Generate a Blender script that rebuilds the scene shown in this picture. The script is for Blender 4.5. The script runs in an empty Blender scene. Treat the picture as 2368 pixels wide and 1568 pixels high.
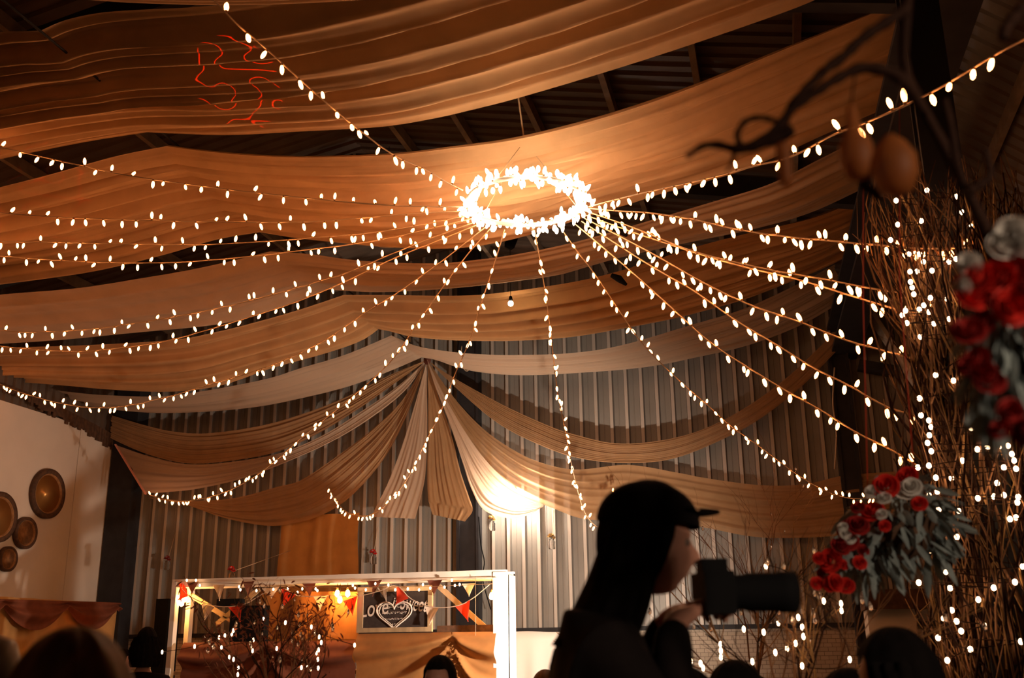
import bpy, bmesh, math, random
from mathutils import Vector, Matrix
import numpy as np
random.seed(7)
SC = bpy.context.scene
COL = SC.collection
V = Vector
PI = math.pi

# ------------------------------------------------------------------ camera
F, CX, CY = 2400.0, 1184.0, 784.0
EYE = V((0, 0, 1.35))
yaw, pitch, roll = math.radians(14), math.radians(16.6), math.radians(0.7)
fw = V((-math.sin(yaw) * math.cos(pitch), math.cos(yaw) * math.cos(pitch), math.sin(pitch)))
r0 = V((math.cos(yaw), math.sin(yaw), 0))
u0 = r0.cross(fw)
RT = (r0 * math.cos(roll) - u0 * math.sin(roll)).normalized()
UP = (r0 * math.sin(roll) + u0 * math.cos(roll)).normalized()
cam = bpy.data.cameras.new('camera')
camo = bpy.data.objects.new('camera', cam)
COL.objects.link(camo)
camo.matrix_world = Matrix(((RT.x, UP.x, -fw.x, EYE.x), (RT.y, UP.y, -fw.y, EYE.y), (RT.z, UP.z, -fw.z, EYE.z), (0, 0, 0, 1)))
cam.sensor_fit = 'HORIZONTAL'
cam.sensor_width = 36
cam.lens = 36 * F / 2368
cam.clip_start = 0.05
cam.clip_end = 100
cam.dof.use_dof = True
cam.dof.focus_distance = 12.5
cam.dof.aperture_fstop = 2.8
SC.camera = camo
SC.view_settings.view_transform = 'Standard'
SC.view_settings.look = 'None'
SC.view_settings.gamma = 1
SC.view_settings.use_curve_mapping = False
SC.view_settings.exposure = 1.22


def ray(x, y):
    return fw + RT * ((x - CX) / F) - UP * ((y - CY) / F)


def at(x, y, Y):
    d = ray(x, y)
    return EYE + d * (Y / d.y)


def atX(x, y, X):
    d = ray(x, y)
    return EYE + d * (X / d.x)


def atZ(x, y, Z):
    d = ray(x, y)
    return EYE + d * ((Z - EYE.z) / d.z)


# ------------------------------------------------------------------ world
w = bpy.data.worlds.new('world')
SC.world = w
w.use_nodes = True
w.node_tree.nodes['Background'].inputs[0].default_value = (1.0, 0.45, 0.2, 1)
w.node_tree.nodes['Background'].inputs[1].default_value = 0.004


# ------------------------------------------------------------------ materials
def mat(name, col, rough=0.8, metal=0.0, noise=0.0, nscale=8.0, col2=None, transl=0.0, clear=0.0, sheen=0.0, trans=0.0, bump=0.0, stretch=None):
    m = bpy.data.materials.new(name)
    m.use_nodes = True
    nt = m.node_tree
    b = nt.nodes['Principled BSDF']
    out = nt.nodes['Material Output']
    b.inputs['Base Color'].default_value = (*col, 1)
    b.inputs['Roughness'].default_value = rough
    b.inputs['Metallic'].default_value = metal
    if sheen:
        b.inputs['Sheen Weight'].default_value = sheen
    if trans:
        b.inputs['Transmission Weight'].default_value = trans
    colsock = None
    if noise or col2:
        tc = nt.nodes.new('ShaderNodeTexCoord')
        mp = nt.nodes.new('ShaderNodeMapping')
        nt.links.new(tc.outputs['Object'], mp.inputs[0])
        if stretch:
            mp.inputs['Scale'].default_value = stretch
        n = nt.nodes.new('ShaderNodeTexNoise')
        n.inputs['Scale'].default_value = nscale
        n.inputs['Detail'].default_value = 4
        nt.links.new(mp.outputs[0], n.inputs['Vector'])
        mx = nt.nodes.new('ShaderNodeMix')
        mx.data_type = 'RGBA'
        c2 = col2 or tuple(c * (1 - noise) for c in col)
        mx.inputs[6].default_value = (*col, 1)
        mx.inputs[7].default_value = (*c2, 1)
        rp = nt.nodes.new('ShaderNodeMapRange')
        rp.inputs[1].default_value = 0.35
        rp.inputs[2].default_value = 0.65
        nt.links.new(n.outputs[0], rp.inputs[0])
        nt.links.new(rp.outputs[0], mx.inputs[0])
        colsock = mx.outputs[2]
        nt.links.new(colsock, b.inputs['Base Color'])
        if bump:
            bp = nt.nodes.new('ShaderNodeBump')
            bp.inputs['Strength'].default_value = bump
            bp.inputs['Distance'].default_value = 0.02
            nt.links.new(n.outputs[0], bp.inputs['Height'])
            nt.links.new(bp.outputs[0], b.inputs['Normal'])
    last = b.outputs[0]
    if transl:
        t = nt.nodes.new('ShaderNodeBsdfTranslucent')
        t.inputs[0].default_value = (*col, 1)
        if colsock:
            nt.links.new(colsock, t.inputs[0])
        ms = nt.nodes.new('ShaderNodeMixShader')
        ms.inputs[0].default_value = transl
        nt.links.new(last, ms.inputs[1])
        nt.links.new(t.outputs[0], ms.inputs[2])
        last = ms.outputs[0]
    if clear:
        t = nt.nodes.new('ShaderNodeBsdfTransparent')
        ms = nt.nodes.new('ShaderNodeMixShader')
        ms.inputs[0].default_value = clear
        nt.links.new(last, ms.inputs[1])
        nt.links.new(t.outputs[0], ms.inputs[2])
        last = ms.outputs[0]
    if last != b.outputs[0]:
        nt.links.new(last, out.inputs[0])
    return m


def emit(name, col, s):
    m = bpy.data.materials.new(name)
    m.use_nodes = True
    nt = m.node_tree
    nt.nodes.remove(nt.nodes['Principled BSDF'])
    e = nt.nodes.new('ShaderNodeEmission')
    e.inputs[0].default_value = (*col, 1)
    e.inputs[1].default_value = s
    nt.links.new(e.outputs[0], nt.nodes['Material Output'].inputs[0])
    return m


M = dict(
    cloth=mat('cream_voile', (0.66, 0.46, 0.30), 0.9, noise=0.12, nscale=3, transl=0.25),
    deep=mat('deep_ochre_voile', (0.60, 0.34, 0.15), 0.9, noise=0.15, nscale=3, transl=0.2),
    ochre=mat('ochre_voile', (0.69, 0.46, 0.26), 0.9, noise=0.15, nscale=3, transl=0.2),
    ochre2=mat('ochre_sheer', (0.62, 0.38, 0.19), 0.9, noise=0.1, nscale=3, transl=0.35, clear=0.2),
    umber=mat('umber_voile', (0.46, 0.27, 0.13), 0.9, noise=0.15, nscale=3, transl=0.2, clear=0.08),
    sheer=mat('sheer_voile', (0.80, 0.62, 0.44), 0.9, transl=0.4, clear=0.22),
    sheer2=mat('fine_voile', (0.76, 0.58, 0.43), 0.9, transl=0.45, clear=0.12),
    pinkhem=mat('pink_ribbon', (0.75, 0.33, 0.24), 0.8),
    rib=mat('cladding_rib_lit', (0.50, 0.45, 0.40), 0.45, noise=0.12, nscale=1.5),  # lighter tone paints in the light caught by the rib faces
    wall=mat('cladding_pan_shaded', (0.25, 0.235, 0.215), 0.45, noise=0.12, nscale=1.5),  # darker tone paints in the shade on the flats between ribs
    roof=mat('roof_sheeting', (0.13, 0.09, 0.065), 0.6, noise=0.3, nscale=2),
    aisle=mat('aisle_sheeting', (0.17, 0.125, 0.09), 0.6, noise=0.25, nscale=2),
    steel=mat('dark_steel', (0.035, 0.034, 0.038), 0.5, metal=0.0, noise=0.25, nscale=5),
    purlin=mat('timber_purlin', (0.34, 0.25, 0.17), 0.8, noise=0.3, nscale=6),
    panel=mat('white_panel', (0.68, 0.60, 0.52), 0.6, noise=0.06, nscale=2),
    brick=None,
    floor=mat('concrete_floor', (0.12, 0.09, 0.07), 0.8, noise=0.3, nscale=2),
    cable=mat('pale_cable', (0.55, 0.42, 0.28), 0.6),
    redcord=mat('red_cord', (0.7, 0.06, 0.02), 0.6),
    wood=mat('pale_timber', (0.52, 0.36, 0.2), 0.7, noise=0.3, nscale=10, stretch=(1, 1, 0.2)),
    whitewood=mat('white_painted_timber', (0.8, 0.76, 0.7), 0.5, noise=0.05),
    dkwood=mat('dark_wicker', (0.10, 0.045, 0.02), 0.8, noise=0.5, nscale=14),
    wicker=mat('wicker', (0.36, 0.17, 0.06), 0.8, noise=0.4, nscale=18),
    gold=mat('brass_rim', (0.6, 0.32, 0.1), 0.35, metal=0.6),
    red=mat('red_bunting', (0.75, 0.05, 0.015), 0.8, transl=0.3),
    pale=mat('pale_bunting', (0.72, 0.58, 0.46), 0.8, transl=0.3),
    brown=mat('brown_bunting', (0.13, 0.035, 0.02), 0.8, transl=0.15),
    chalk=mat('chalkboard', (0.045, 0.03, 0.026), 0.8, noise=0.3, nscale=20),
    chalkline=mat('chalk', (0.75, 0.66, 0.58), 0.9),
    swag=mat('orange_brown_cloth', (0.42, 0.18, 0.05), 0.85, noise=0.2, nscale=5, transl=0.2),
    amber=mat('amber_cloth', (0.68, 0.36, 0.12), 0.85, noise=0.15, nscale=4, transl=0.2),
    redswag=mat('rust_cloth', (0.22, 0.06, 0.025), 0.85, noise=0.2, nscale=6, transl=0.1),
    black=mat('black_plastic', (0.006, 0.006, 0.007), 0.85),
    jacket=mat('dark_jacket', (0.009, 0.006, 0.006), 0.9, noise=0.3, nscale=20),
    redshirt=mat('maroon_knit', (0.10, 0.012, 0.008), 0.9, noise=0.3, nscale=30),
    skin=mat('skin', (0.55, 0.26, 0.18), 0.55, noise=0.08, nscale=12),
    eyew=mat('eye', (0.16, 0.12, 0.10), 0.4),
    hair=mat('dark_hair', (0.006, 0.004, 0.004), 0.9, noise=0.4, nscale=30),
    auburn=mat('auburn_hair', (0.035, 0.010, 0.004), 0.6, col2=(0.20, 0.07, 0.018), nscale=5, stretch=(6, 1, 1)),
    twig=mat('dry_twig', (0.24, 0.11, 0.045), 0.8, noise=0.5, nscale=9),
    goldtwig=mat('golden_twig', (0.45, 0.25, 0.09), 0.7, noise=0.4, nscale=9),
    darktwig=mat('dark_branch', (0.035, 0.014, 0.008), 0.85, noise=0.4, nscale=12),
    leaf=mat('grey_green_leaf', (0.30, 0.36, 0.36), 0.7, noise=0.35, nscale=14, transl=0.15),
    rose=mat('red_rose', (0.72, 0.02, 0.01), 0.7, noise=0.2, nscale=30, transl=0.2),
    rosedk=mat('deep_red_rose', (0.36, 0.008, 0.006), 0.7, noise=0.3, nscale=30, transl=0.15),
    white=mat('white_flower', (0.75, 0.72, 0.68), 0.7, noise=0.1, nscale=30, transl=0.2),
    orangeo=mat('amber_paper', (0.50, 0.16, 0.035), 0.6, noise=0.3, nscale=10, transl=0.35, clear=0.25),
    glass=mat('glass', (0.95, 0.95, 0.95), 0.05, trans=1.0),
    wheat=mat('dried_grass', (0.6, 0.33, 0.08), 0.8, noise=0.3, nscale=20),
    sheet=mat('white_sheet', (0.85, 0.8, 0.75), 0.85, transl=0.2),
    greycloth=mat('grey_satin', (0.42, 0.38, 0.35), 0.5),
    brass=mat('bulb_socket', (0.30, 0.17, 0.08), 0.5),
    bulb=emit('festoon_bulb', (1.0, 0.32, 0.09), 11.0),
    hoopbulb=emit('hoop_bulb', (1.0, 0.66, 0.40), 9.0),
    fairy=emit('fairy_light', (1.0, 0.58, 0.30), 10.0),
    work=emit('work_lamp', (1.0, 0.80, 0.62), 2600.0),
    warm=emit('amber_bulb', (1.0, 0.42, 0.10), 110.0),
    flood=emit('flood_lamp', (1.0, 0.80, 0.62), 380.0),
    pend=emit('pendant_bulb', (1.0, 0.72, 0.42), 60.0),
)


for k_ in ('jacket', 'hair', 'black', 'darktwig', 'steel'):
    M[k_].node_tree.nodes['Principled BSDF'].inputs['Specular IOR Level'].default_value = .12


def brick_mat():
    m = bpy.data.materials.new('painted_brick')
    m.use_nodes = True
    nt = m.node_tree
    b = nt.nodes['Principled BSDF']
    tc = nt.nodes.new('ShaderNodeTexCoord')
    mp = nt.nodes.new('ShaderNodeMapping')
    mp.inputs['Rotation'].default_value = (PI / 2, 0, 0)
    br = nt.nodes.new('ShaderNodeTexBrick')
    br.inputs['Color1'].default_value = (0.5, 0.42, 0.34, 1)
    br.inputs['Color2'].default_value = (0.44, 0.36, 0.28, 1)
    br.inputs['Mortar'].default_value = (0.12, 0.09, 0.07, 1)
    br.inputs['Scale'].default_value = 4
    br.inputs['Mortar Size'].default_value = 0.012
    nt.links.new(tc.outputs['Object'], mp.inputs[0])
    nt.links.new(mp.outputs[0], br.inputs[0])
    nt.links.new(br.outputs[0], b.inputs['Base Color'])
    b.inputs['Roughness'].default_value = 0.8
    return m


M['brick'] = brick_mat()


# ------------------------------------------------------------------ mesh builder
class MB:
    def __init__(s):
        s.v, s.f, s.mi, s.sm = [], [], [], []

    def add(s, vs, fs, mi=0, sm=True):
        b = len(s.v)
        s.v.extend(V(p) for p in vs)
        s.f.extend(tuple(b + i for i in f) for f in fs)
        s.mi.extend([mi] * len(fs))
        s.sm.extend([sm] * len(fs))
        return s

    def box(s, lo, hi, mi=0, M_=None):
        x0, y0, z0 = lo
        x1, y1, z1 = hi
        vs = [(x0, y0, z0), (x1, y0, z0), (x1, y1, z0), (x0, y1, z0), (x0, y0, z1), (x1, y0, z1), (x1, y1, z1), (x0, y1, z1)]
        if M_:
            vs = [M_ @ V(p) for p in vs]
        return s.add(vs, [(0, 3, 2, 1), (4, 5, 6, 7), (0, 1, 5, 4), (1, 2, 6, 5), (2, 3, 7, 6), (3, 0, 4, 7)], mi, False)

    def bar(s, a, b, w, h, mi=0, upv=V((0, 0, 1))):
        a, b = V(a), V(b)
        d = (b - a).normalized()
        if abs(d.dot(upv)) > 0.98:
            upv = V((0, 1, 0))
        x = d.cross(upv).normalized() * w / 2
        z = x.normalized().cross(d) * h / 2
        vs = []
        for p in (a, b):
            vs += [p - x - z, p + x - z, p + x + z, p - x + z]
        return s.add(vs, [(0, 3, 2, 1), (4, 5, 6, 7), (0, 1, 5, 4), (1, 2, 6, 5), (2, 3, 7, 6), (3, 0, 4, 7)], mi, False)

    def tube(s, pts, rad, n=8, mi=0, caps=True):
        pts = [V(p) for p in pts]
        m = len(pts)
        rs = rad if isinstance(rad, (list, tuple)) else [rad] * m
        ref = V((0.13, 0.21, 0.97))
        vs, fs = [], []
        for i, p in enumerate(pts):
            t = (pts[min(i + 1, m - 1)] - pts[max(i - 1, 0)])
            t = t.normalized() if t.length > 1e-9 else V((0, 0, 1))
            x = t.cross(ref)
            if x.length < 1e-3:
                x = t.cross(V((1, 0, 0)))
            x.normalize()
            y = t.cross(x)
            for k in range(n):
                a = 2 * PI * k / n
                vs.append(p + (x * math.cos(a) + y * math.sin(a)) * rs[i])
        for i in range(m - 1):
            for k in range(n):
                k2 = (k + 1) % n
                fs.append((i * n + k, i * n + k2, (i + 1) * n + k2, (i + 1) * n + k))
        if caps:
            fs.append(tuple(range(n - 1, -1, -1)))
            fs.append(tuple((m - 1) * n + k for k in range(n)))
        return s.add(vs, fs, mi)

    def lathe(s, prof, n=16, M_=None, mi=0):
        vs, fs = [], []
        for r, z in prof:
            for k in range(n):
                a = 2 * PI * k / n
                p = V((r * math.cos(a), r * math.sin(a), z))
                vs.append(M_ @ p if M_ else p)
        for i in range(len(prof) - 1):
            for k in range(n):
                k2 = (k + 1) % n
                fs.append((i * n + k, i * n + k2, (i + 1) * n + k2, (i + 1) * n + k))
        fs.append(tuple(range(n - 1, -1, -1)))
        fs.append(tuple((len(prof) - 1) * n + k for k in range(n)))
        return s.add(vs, fs, mi)

    def ball(s, c, r, n=10, m=7, sc=(1, 1, 1), mi=0):
        prof = [(max(1e-4, math.sin(PI * i / m)), -math.cos(PI * i / m)) for i in range(m + 1)]
        M_ = Matrix.Translation(V(c)) @ Matrix.Diagonal((r * sc[0], r * sc[1], r * sc[2], 1))
        return s.lathe(prof, n, M_, mi)

    def grid(s, rows, mi=0):
        nr, nc = len(rows), len(rows[0])
        vs = [p for r in rows for p in r]
        fs = [(i * nc + j, i * nc + j + 1, (i + 1) * nc + j + 1, (i + 1) * nc + j) for i in range(nr - 1) for j in range(nc - 1)]
        return s.add(vs, fs, mi)

    def mesh(s, name, mats):
        me = bpy.data.meshes.new(name)
        me.from_pydata([tuple(p) for p in s.v], [], s.f)
        for m in mats if isinstance(mats, (list, tuple)) else [mats]:
            me.materials.append(m)
        me.polygons.foreach_set('material_index', s.mi)
        me.polygons.foreach_set('use_smooth', s.sm)
        me.update()
        return me

    def build(s, name, mats, parent=None, origin=None):
        """link as one object; coordinates are world coordinates, moved under the parent / origin"""
        o0 = V(origin) if origin is not None else (parent_loc(parent) if parent else V((0, 0, 0)))
        if o0.length > 0:
            s.v = [p - o0 for p in s.v]
        o = bpy.data.objects.new(name, s.mesh(name, mats))
        COL.objects.link(o)
        if parent:
            o.parent = parent
            if origin is not None:
                o.location = o0 - parent_loc(parent)
        else:
            o.location = o0
        return o


def parent_loc(p):
    l = V((0, 0, 0))
    while p is not None:
        l = l + p.location
        p = p.parent
    return l


def tag(o, label=None, cat=None, group=None, kind=None):
    if label:
        o['label'] = label
    if cat:
        o['category'] = cat
    if group:
        o['group'] = group
    if kind:
        o['kind'] = kind
    return o


def thing(name, loc, label, cat, group=None):
    o = bpy.data.objects.new(name, None)
    COL.objects.link(o)
    o.empty_display_size = 0.05
    o.location = loc
    return tag(o, label, cat, group)


def put(name, me, parent, loc, rot=None, sc=1.0):
    """a part from shared mesh data at a world location"""
    o = bpy.data.objects.new(name, me)
    COL.objects.link(o)
    o.parent = parent
    o.location = V(loc) - parent_loc(parent)
    if rot is not None:
        o.rotation_mode = 'QUATERNION'
        o.rotation_quaternion = rot
    o.scale = (sc, sc, sc)
    return o


def struct(o):
    o['kind'] = 'structure'
    return o


def spline(pts, n):
    """Catmull-Rom through pts, resampled to n points evenly by length"""
    P = [V(p) for p in pts]
    if len(P) == 2:
        return [P[0].lerp(P[1], i / (n - 1)) for i in range(n)]
    ext = [P[0] * 2 - P[1]] + P + [P[-1] * 2 - P[-2]]
    dense = []
    for i in range(1, len(ext) - 2):
        p0, p1, p2, p3 = ext[i - 1:i + 3]
        for k in range(12):
            t = k / 12
            dense.append(0.5 * ((2 * p1) + (p2 - p0) * t + (2 * p0 - 5 * p1 + 4 * p2 - p3) * t * t + (3 * p1 - p0 - 3 * p2 + p3) * t ** 3))
    dense.append(P[-1])
    L = [0]
    for i in range(1, len(dense)):
        L.append(L[-1] + (dense[i] - dense[i - 1]).length)
    out, j = [], 0
    for i in range(n):
        s_ = L[-1] * i / (n - 1)
        while j < len(L) - 2 and L[j + 1] < s_:
            j += 1
        d = L[j + 1] - L[j]
        out.append(dense[j].lerp(dense[j + 1], (s_ - L[j]) / d if d > 1e-9 else 0))
    return out


def p3(pts):
    return [V((p[0], p[1], 0)) for p in pts]


# ================================================================== SETTING
WY = 17.3          # end wall
XL = -12.0         # left side wall
XR = 1.35          # column line on the right of the nave
RIDGE_X = -5.5


def roofz(x):
    return 8.5 - abs(x - RIDGE_X) * 0.195 if x < 2.0 else 7.04 - (x - 2.0) * 0.82


struct(MB().box((-16, -6, -0.1), (8, 18, 0)).build('floor', M['floor']))

# end wall: box-rib cladding following the gable
rows_lo, rows_hi, xs = [], [], []
x = XL - 0.3
pitch_r = 0.262
while x < 7.0:
    for dx, dy in ((0, 0), (0.016, -0.085), (0.070, -0.085), (0.086, 0)):
        xs.append((x + dx, WY + dy))
    # a fine stiffening groove in every pan
    xs += [(x + 0.155, WY), (x + 0.160, WY - 0.008), (x + 0.168, WY - 0.008), (x + 0.173, WY)]
    x += pitch_r
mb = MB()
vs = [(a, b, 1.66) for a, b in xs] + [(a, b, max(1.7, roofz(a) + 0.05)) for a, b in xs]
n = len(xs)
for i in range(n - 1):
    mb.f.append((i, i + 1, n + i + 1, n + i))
    mb.mi.append(1 if i % 8 == 1 else 0)  # rib fronts get the lit tone, everything else the shaded one
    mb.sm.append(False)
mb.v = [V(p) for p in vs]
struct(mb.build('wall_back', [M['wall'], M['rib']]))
struct(MB().box((XL - 0.3, WY - 0.02, 0), (7, WY + 0.2, 1.62)).build('wall_back_lower', M['brick']))
struct(MB().box((XL - 0.3, WY - 0.10, 1.60), (7, WY + 0.05, 1.67)).build('trim_1', M['steel']))

# left wall: dark sheeting with white lining panels
mb = MB()
pr = []
y = 2.0
while y < WY:
    pr += [(y, 0), (y + .02, .04), (y + .07, .04), (y + .09, 0)]
    y += .2
vs = [(XL - .1 + d, yy, 0) for yy, d in pr] + [(XL - .1 + d, yy, roofz(XL)) for yy, d in pr]
n = len(pr)
mb.add(vs, [(i, n + i, n + i + 1, i + 1) for i in range(n - 1)], 0, False)
struct(mb.build('wall_left', M['roof']))
pz0, pz1 = 2.23, 5.3
seam = atX(170, 1150, XL).y
mb = MB()
for a, b in ((seam - 4.9, seam - 2.463), (seam - 2.45, seam - 0.008), (seam + 0.008, WY - 0.2)):
    mb.box((XL - .055, a, pz0), (XL, b, pz1))
struct(mb.build('wall_left_lining', M['panel']))
# right wall beyond the aisle
struct(MB().box((6.2, -3, 0), (6.35, WY, 3.2)).build('wall_right', M['aisle']))


# roof slopes: ribbed sheeting running down the slope
def slope(name, xa, xb, ya, yb, m, up=0.0):
    mb = MB()
    pr = []
    y = ya
    while y < yb:
        pr += [(y, 0), (y + .02, -.035), (y + .08, -.035), (y + .10, 0)]
        y += .22
    vs = [(xa, yy, roofz(xa) + d + up) for yy, d in pr] + [(xb, yy, roofz(xb) + d + up) for yy, d in pr]
    n = len(pr)
    mb.add(vs, [(i, i + 1, n + i + 1, n + i) for i in range(n - 1)], 0, False)
    return struct(mb.build(name, m))


slope('ceiling_left', XL - .2, RIDGE_X, -2, WY, M['roof'])
slope('ceiling_right', RIDGE_X, 2.0, -2, WY, M['roof'])
slope('ceiling_aisle', 2.01, 6.2, -2, WY, M['aisle'])
k = 0
for px in (-11.0, -9.4, -7.7, -4.6, -3.6, -2.55, -1.5, -0.45, 0.6):
    z = roofz(px) - 0.12
    struct(MB().bar((px, -1.5, z), (px, WY - .05, z), 0.07, 0.17).build('ceiling_purlin', M['purlin']))
for px in (2.6, 3.6, 4.6):
    z = roofz(px) - 0.12
    struct(MB().bar((px, -1.5, z), (px, WY - .05, z), 0.06, 0.14).build('ceiling_purlin', M['purlin']))
# portal rafters
for ry in (8.40, 12.8):
    mb = MB()
    for xa, xb in ((XL, RIDGE_X), (RIDGE_X, 1.5)):
        mb.bar((xa, ry, roofz(xa) - .38), (xb, ry, roofz(xb) - .38), 0.16, 0.30)
    struct(mb.build('ceiling_rafter', M['steel']))

# columns and the eaves beam of the column line
a, b = at(255, 1200, 17.0), at(308, 1200, 17.0)
struct(MB().box((a.x, 16.85, 0), (b.x, 17.2, 6.3)).build('column_left', M['steel']))
a, b = at(1066, 1250, 17.15), at(1104, 1250, 17.15)
mb = MB().box((a.x, 17.08, 0), (b.x, 17.27, roofz(a.x) - .1))
mb.box((a.x - .05, 17.04, 0), (a.x, 17.27, roofz(a.x) - .1)).box((b.x, 17.04, 0), (b.x + .05, 17.27, roofz(a.x) - .1))
struct(mb.build('column_middle', M['steel']))
a, b = at(1932, 1000, 17.0), at(1976, 1000, 17.0)
mb = MB().box((a.x + .02, 16.9, 0), (b.x, 17.0, 5.9)).box((a.x, 16.85, 0), (a.x + .05, 17.2, 5.9)).box((b.x - .03, 16.85, 0), (b.x + .02, 17.2, 5.9))
struct(mb.build('column_right', M['steel']))
# eaves beam along the depth
mb = MB()
pa = [atZ(1950, 830, 5.8), atZ(2062, 450, 5.8), atZ(2190, 60, 5.8)]
e0, e1 = pa[0], pa[2]
e2 = e1 + (e1 - e0) * 0.4
mb.bar(e0 + V((0, .4, .05)), e2 + V((0, 0, .05)), 0.42, 0.05).bar(e0 + V((-.02, .4, .3)), e2 + V((-.02, 0, .3)), 0.05, 0.5).bar(e0 + V((0, .4, .55)), e2 + V((0, 0, .55)), 0.42, 0.05)
struct(mb.build('beam_right', M['steel']))
# pale knee brace in the aisle bay
struct(MB().bar(at(2015, 730, 16.6), at(2150, 935, 16.6), 0.06, 0.42, upv=V((0, 1, 0))).build('trim_2', M['panel']))
struct(MB().bar(at(1985, 845, 16.8), at(2070, 860, 16.8), 0.08, 0.5, upv=V((0, 1, 0))).build('trim_3', M['steel']))

# ================================================================== DRAPES
LIMX = XL + 0.06


def edge3(pts, Y, n, lim=True):
    """pixel curve -> world points at depth Y, evenly spaced"""
    q = [at(px, py, Y) for px, py in pts]
    if lim:
        out = []
        for i, p in enumerate(q):
            if p.x < LIMX:
                nb = q[i - 1] if i > 0 and q[i - 1].x >= LIMX else (q[i + 1] if i + 1 < len(q) and q[i + 1].x >= LIMX else None)
                if nb is None:
                    continue
                t = (nb.x - LIMX) / (nb.x - p.x)
                p = nb.lerp(p, t)
            out.append(p)
        q = out
    return spline(q, n)


def loft(name, halves, label, m, seed, folds=9, amp=0.035, nv=72, belly=0.05, cat='drape', group='cream drapes across the barn ceiling', fine=1.0, gather=0.0, kind=None):
    """halves: list of (near_px, far_px, Ynear, Yfar, n) joined end to end along the drape"""
    rnd = random.Random(seed)
    ph = [rnd.uniform(0, 6.28) for _ in range(12)]
    fr = [folds * rnd.uniform(0.35, 0.6), folds * rnd.uniform(0.8, 1.2), folds * rnd.uniform(1.7, 2.4) * fine]
    A, B = [], []
    for i, (ne, fa, Yn, Yf, n) in enumerate(halves):
        a, b = edge3(ne, Yn, n), edge3(fa, Yf, n)
        if A:
            a, b = a[1:], b[1:]
        A += a
        B += b
    nu = len(A)
    rows = []
    for i in range(nu):
        a, b = A[i], B[i]
        t = (A[min(i + 1, nu - 1)] - A[max(i - 1, 0)] + B[min(i + 1, nu - 1)] - B[max(i - 1, 0)]).normalized()
        c = (b - a)
        nrm = t.cross(c)
        nrm = nrm.normalized() if nrm.length > 1e-6 else V((0, 0, 1))
        if nrm.z < 0:
            nrm = -nrm
        wd = min(1.0, c.length / 0.6)
        row = []
        uu = i / (nu - 1)
        for j in range(nv):
            v = j / (nv - 1)
            p = a.lerp(b, v)
            vv = v + 0.03 * math.sin(3.1 * uu + ph[9]) * math.sin(PI * v)
            h = 0.50 * math.sin(2 * PI * fr[0] * vv + ph[0] + 1.4 * math.sin(2.2 * uu + ph[4]))
            h += 0.75 * abs(math.sin(PI * fr[1] * vv + ph[1] + 0.9 * math.sin(3.0 * uu + ph[5]))) - 0.4
            h += 0.46 * math.sin(2 * PI * fr[2] * vv + ph[2] + 1.2 * math.sin(2.6 * uu + ph[6])) * (0.5 + 0.5 * math.sin(4 * uu + ph[7]))
            env = min(1.0, 6 * v + .25) * min(1.0, 6 * (1 - v) + .25)
            p = p + nrm * (amp * h * env * wd) - V((0, 0, belly * math.sin(PI * v) * wd))
            row.append(p)
        rows.append(row)
    o = MB().grid(rows).build(name, m, origin=rows[nu // 2][nv // 2])
    return tag(o, label, cat, group, kind)


R_ = lambda *a: list(a)
TIEZ = 6.22
# ---- the ceiling drapes, nearest first. near / far edge, left half then right half
d0n = [(-260, 20), (-100, -40), (-30, -120), (100, -140), (400, -120), (800, -140), (1200, -220), (1700, -420)]
d0f = [(-260, 60), (-150, 40), (-60, -40), (150, -6), (430, 8), (700, 4), (1000, -20), (1400, -100)]
loft('canopy_drape', [(d0n, d0f, 4.6, 5.9, 60)], 'dim cream drape cut off by the top edge, nearest of the ceiling drapes', M['ochre'], 1, folds=6, amp=.05)

d1 = [([(-330, 150), (-150, 95), (0, 72), (50, 70), (95, 68)], [(-300, 440), (-150, 405), (0, 370), (60, 357), (207, 328), (340, 307)], 6.55, 8.3, 40),
      ([(95, 68), (150, 45), (230, 28), (340, 20), (450, 15), (600, 0), (800, -40), (1000, -90), (1300, -180), (1600, -300), (1900, -430), (2050, -500)],
       [(340, 307), (414, 310), (532, 313), (700, 304), (880, 293), (1000, 274), (1100, 251), (1200, 225), (1400, 165), (1600, 100), (1800, 30), (1900, -10), (2130, -110)], 6.55, 8.3, 110)]
loft('canopy_drape', d1, 'wide cream drape crossing the top of the picture above the hoop', M['ochre'], 2, folds=8, amp=.13, nv=90, belly=.10)

d2 = [([(-200, 478), (-100, 458), (0, 435), (118, 405), (266, 364), (385, 340)], [(-200, 680), (0, 655), (120, 640), (237, 621), (384, 585), (503, 550), (606, 532)], 8.5, 10.4, 40),
      ([(385, 340), (440, 348), (560, 360), (700, 366), (900, 360), (1040, 345), (1200, 323), (1400, 273), (1600, 205), (1800, 122), (2000, 40), (2130, -20)],
       [(606, 532), (690, 545), (800, 557), (900, 566), (1010, 570), (1100, 565), (1200, 545), (1300, 515), (1400, 480), (1464, 460), (1634, 415), (1784, 360), (1949, 290), (2115, 222)], 8.5, 10.4, 110)]
loft('canopy_drape', d2, 'pleated cream drape directly above the glowing hoop', M['ochre'], 3, folds=14, amp=.125, nv=110, belly=.04, fine=1.3)

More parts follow.
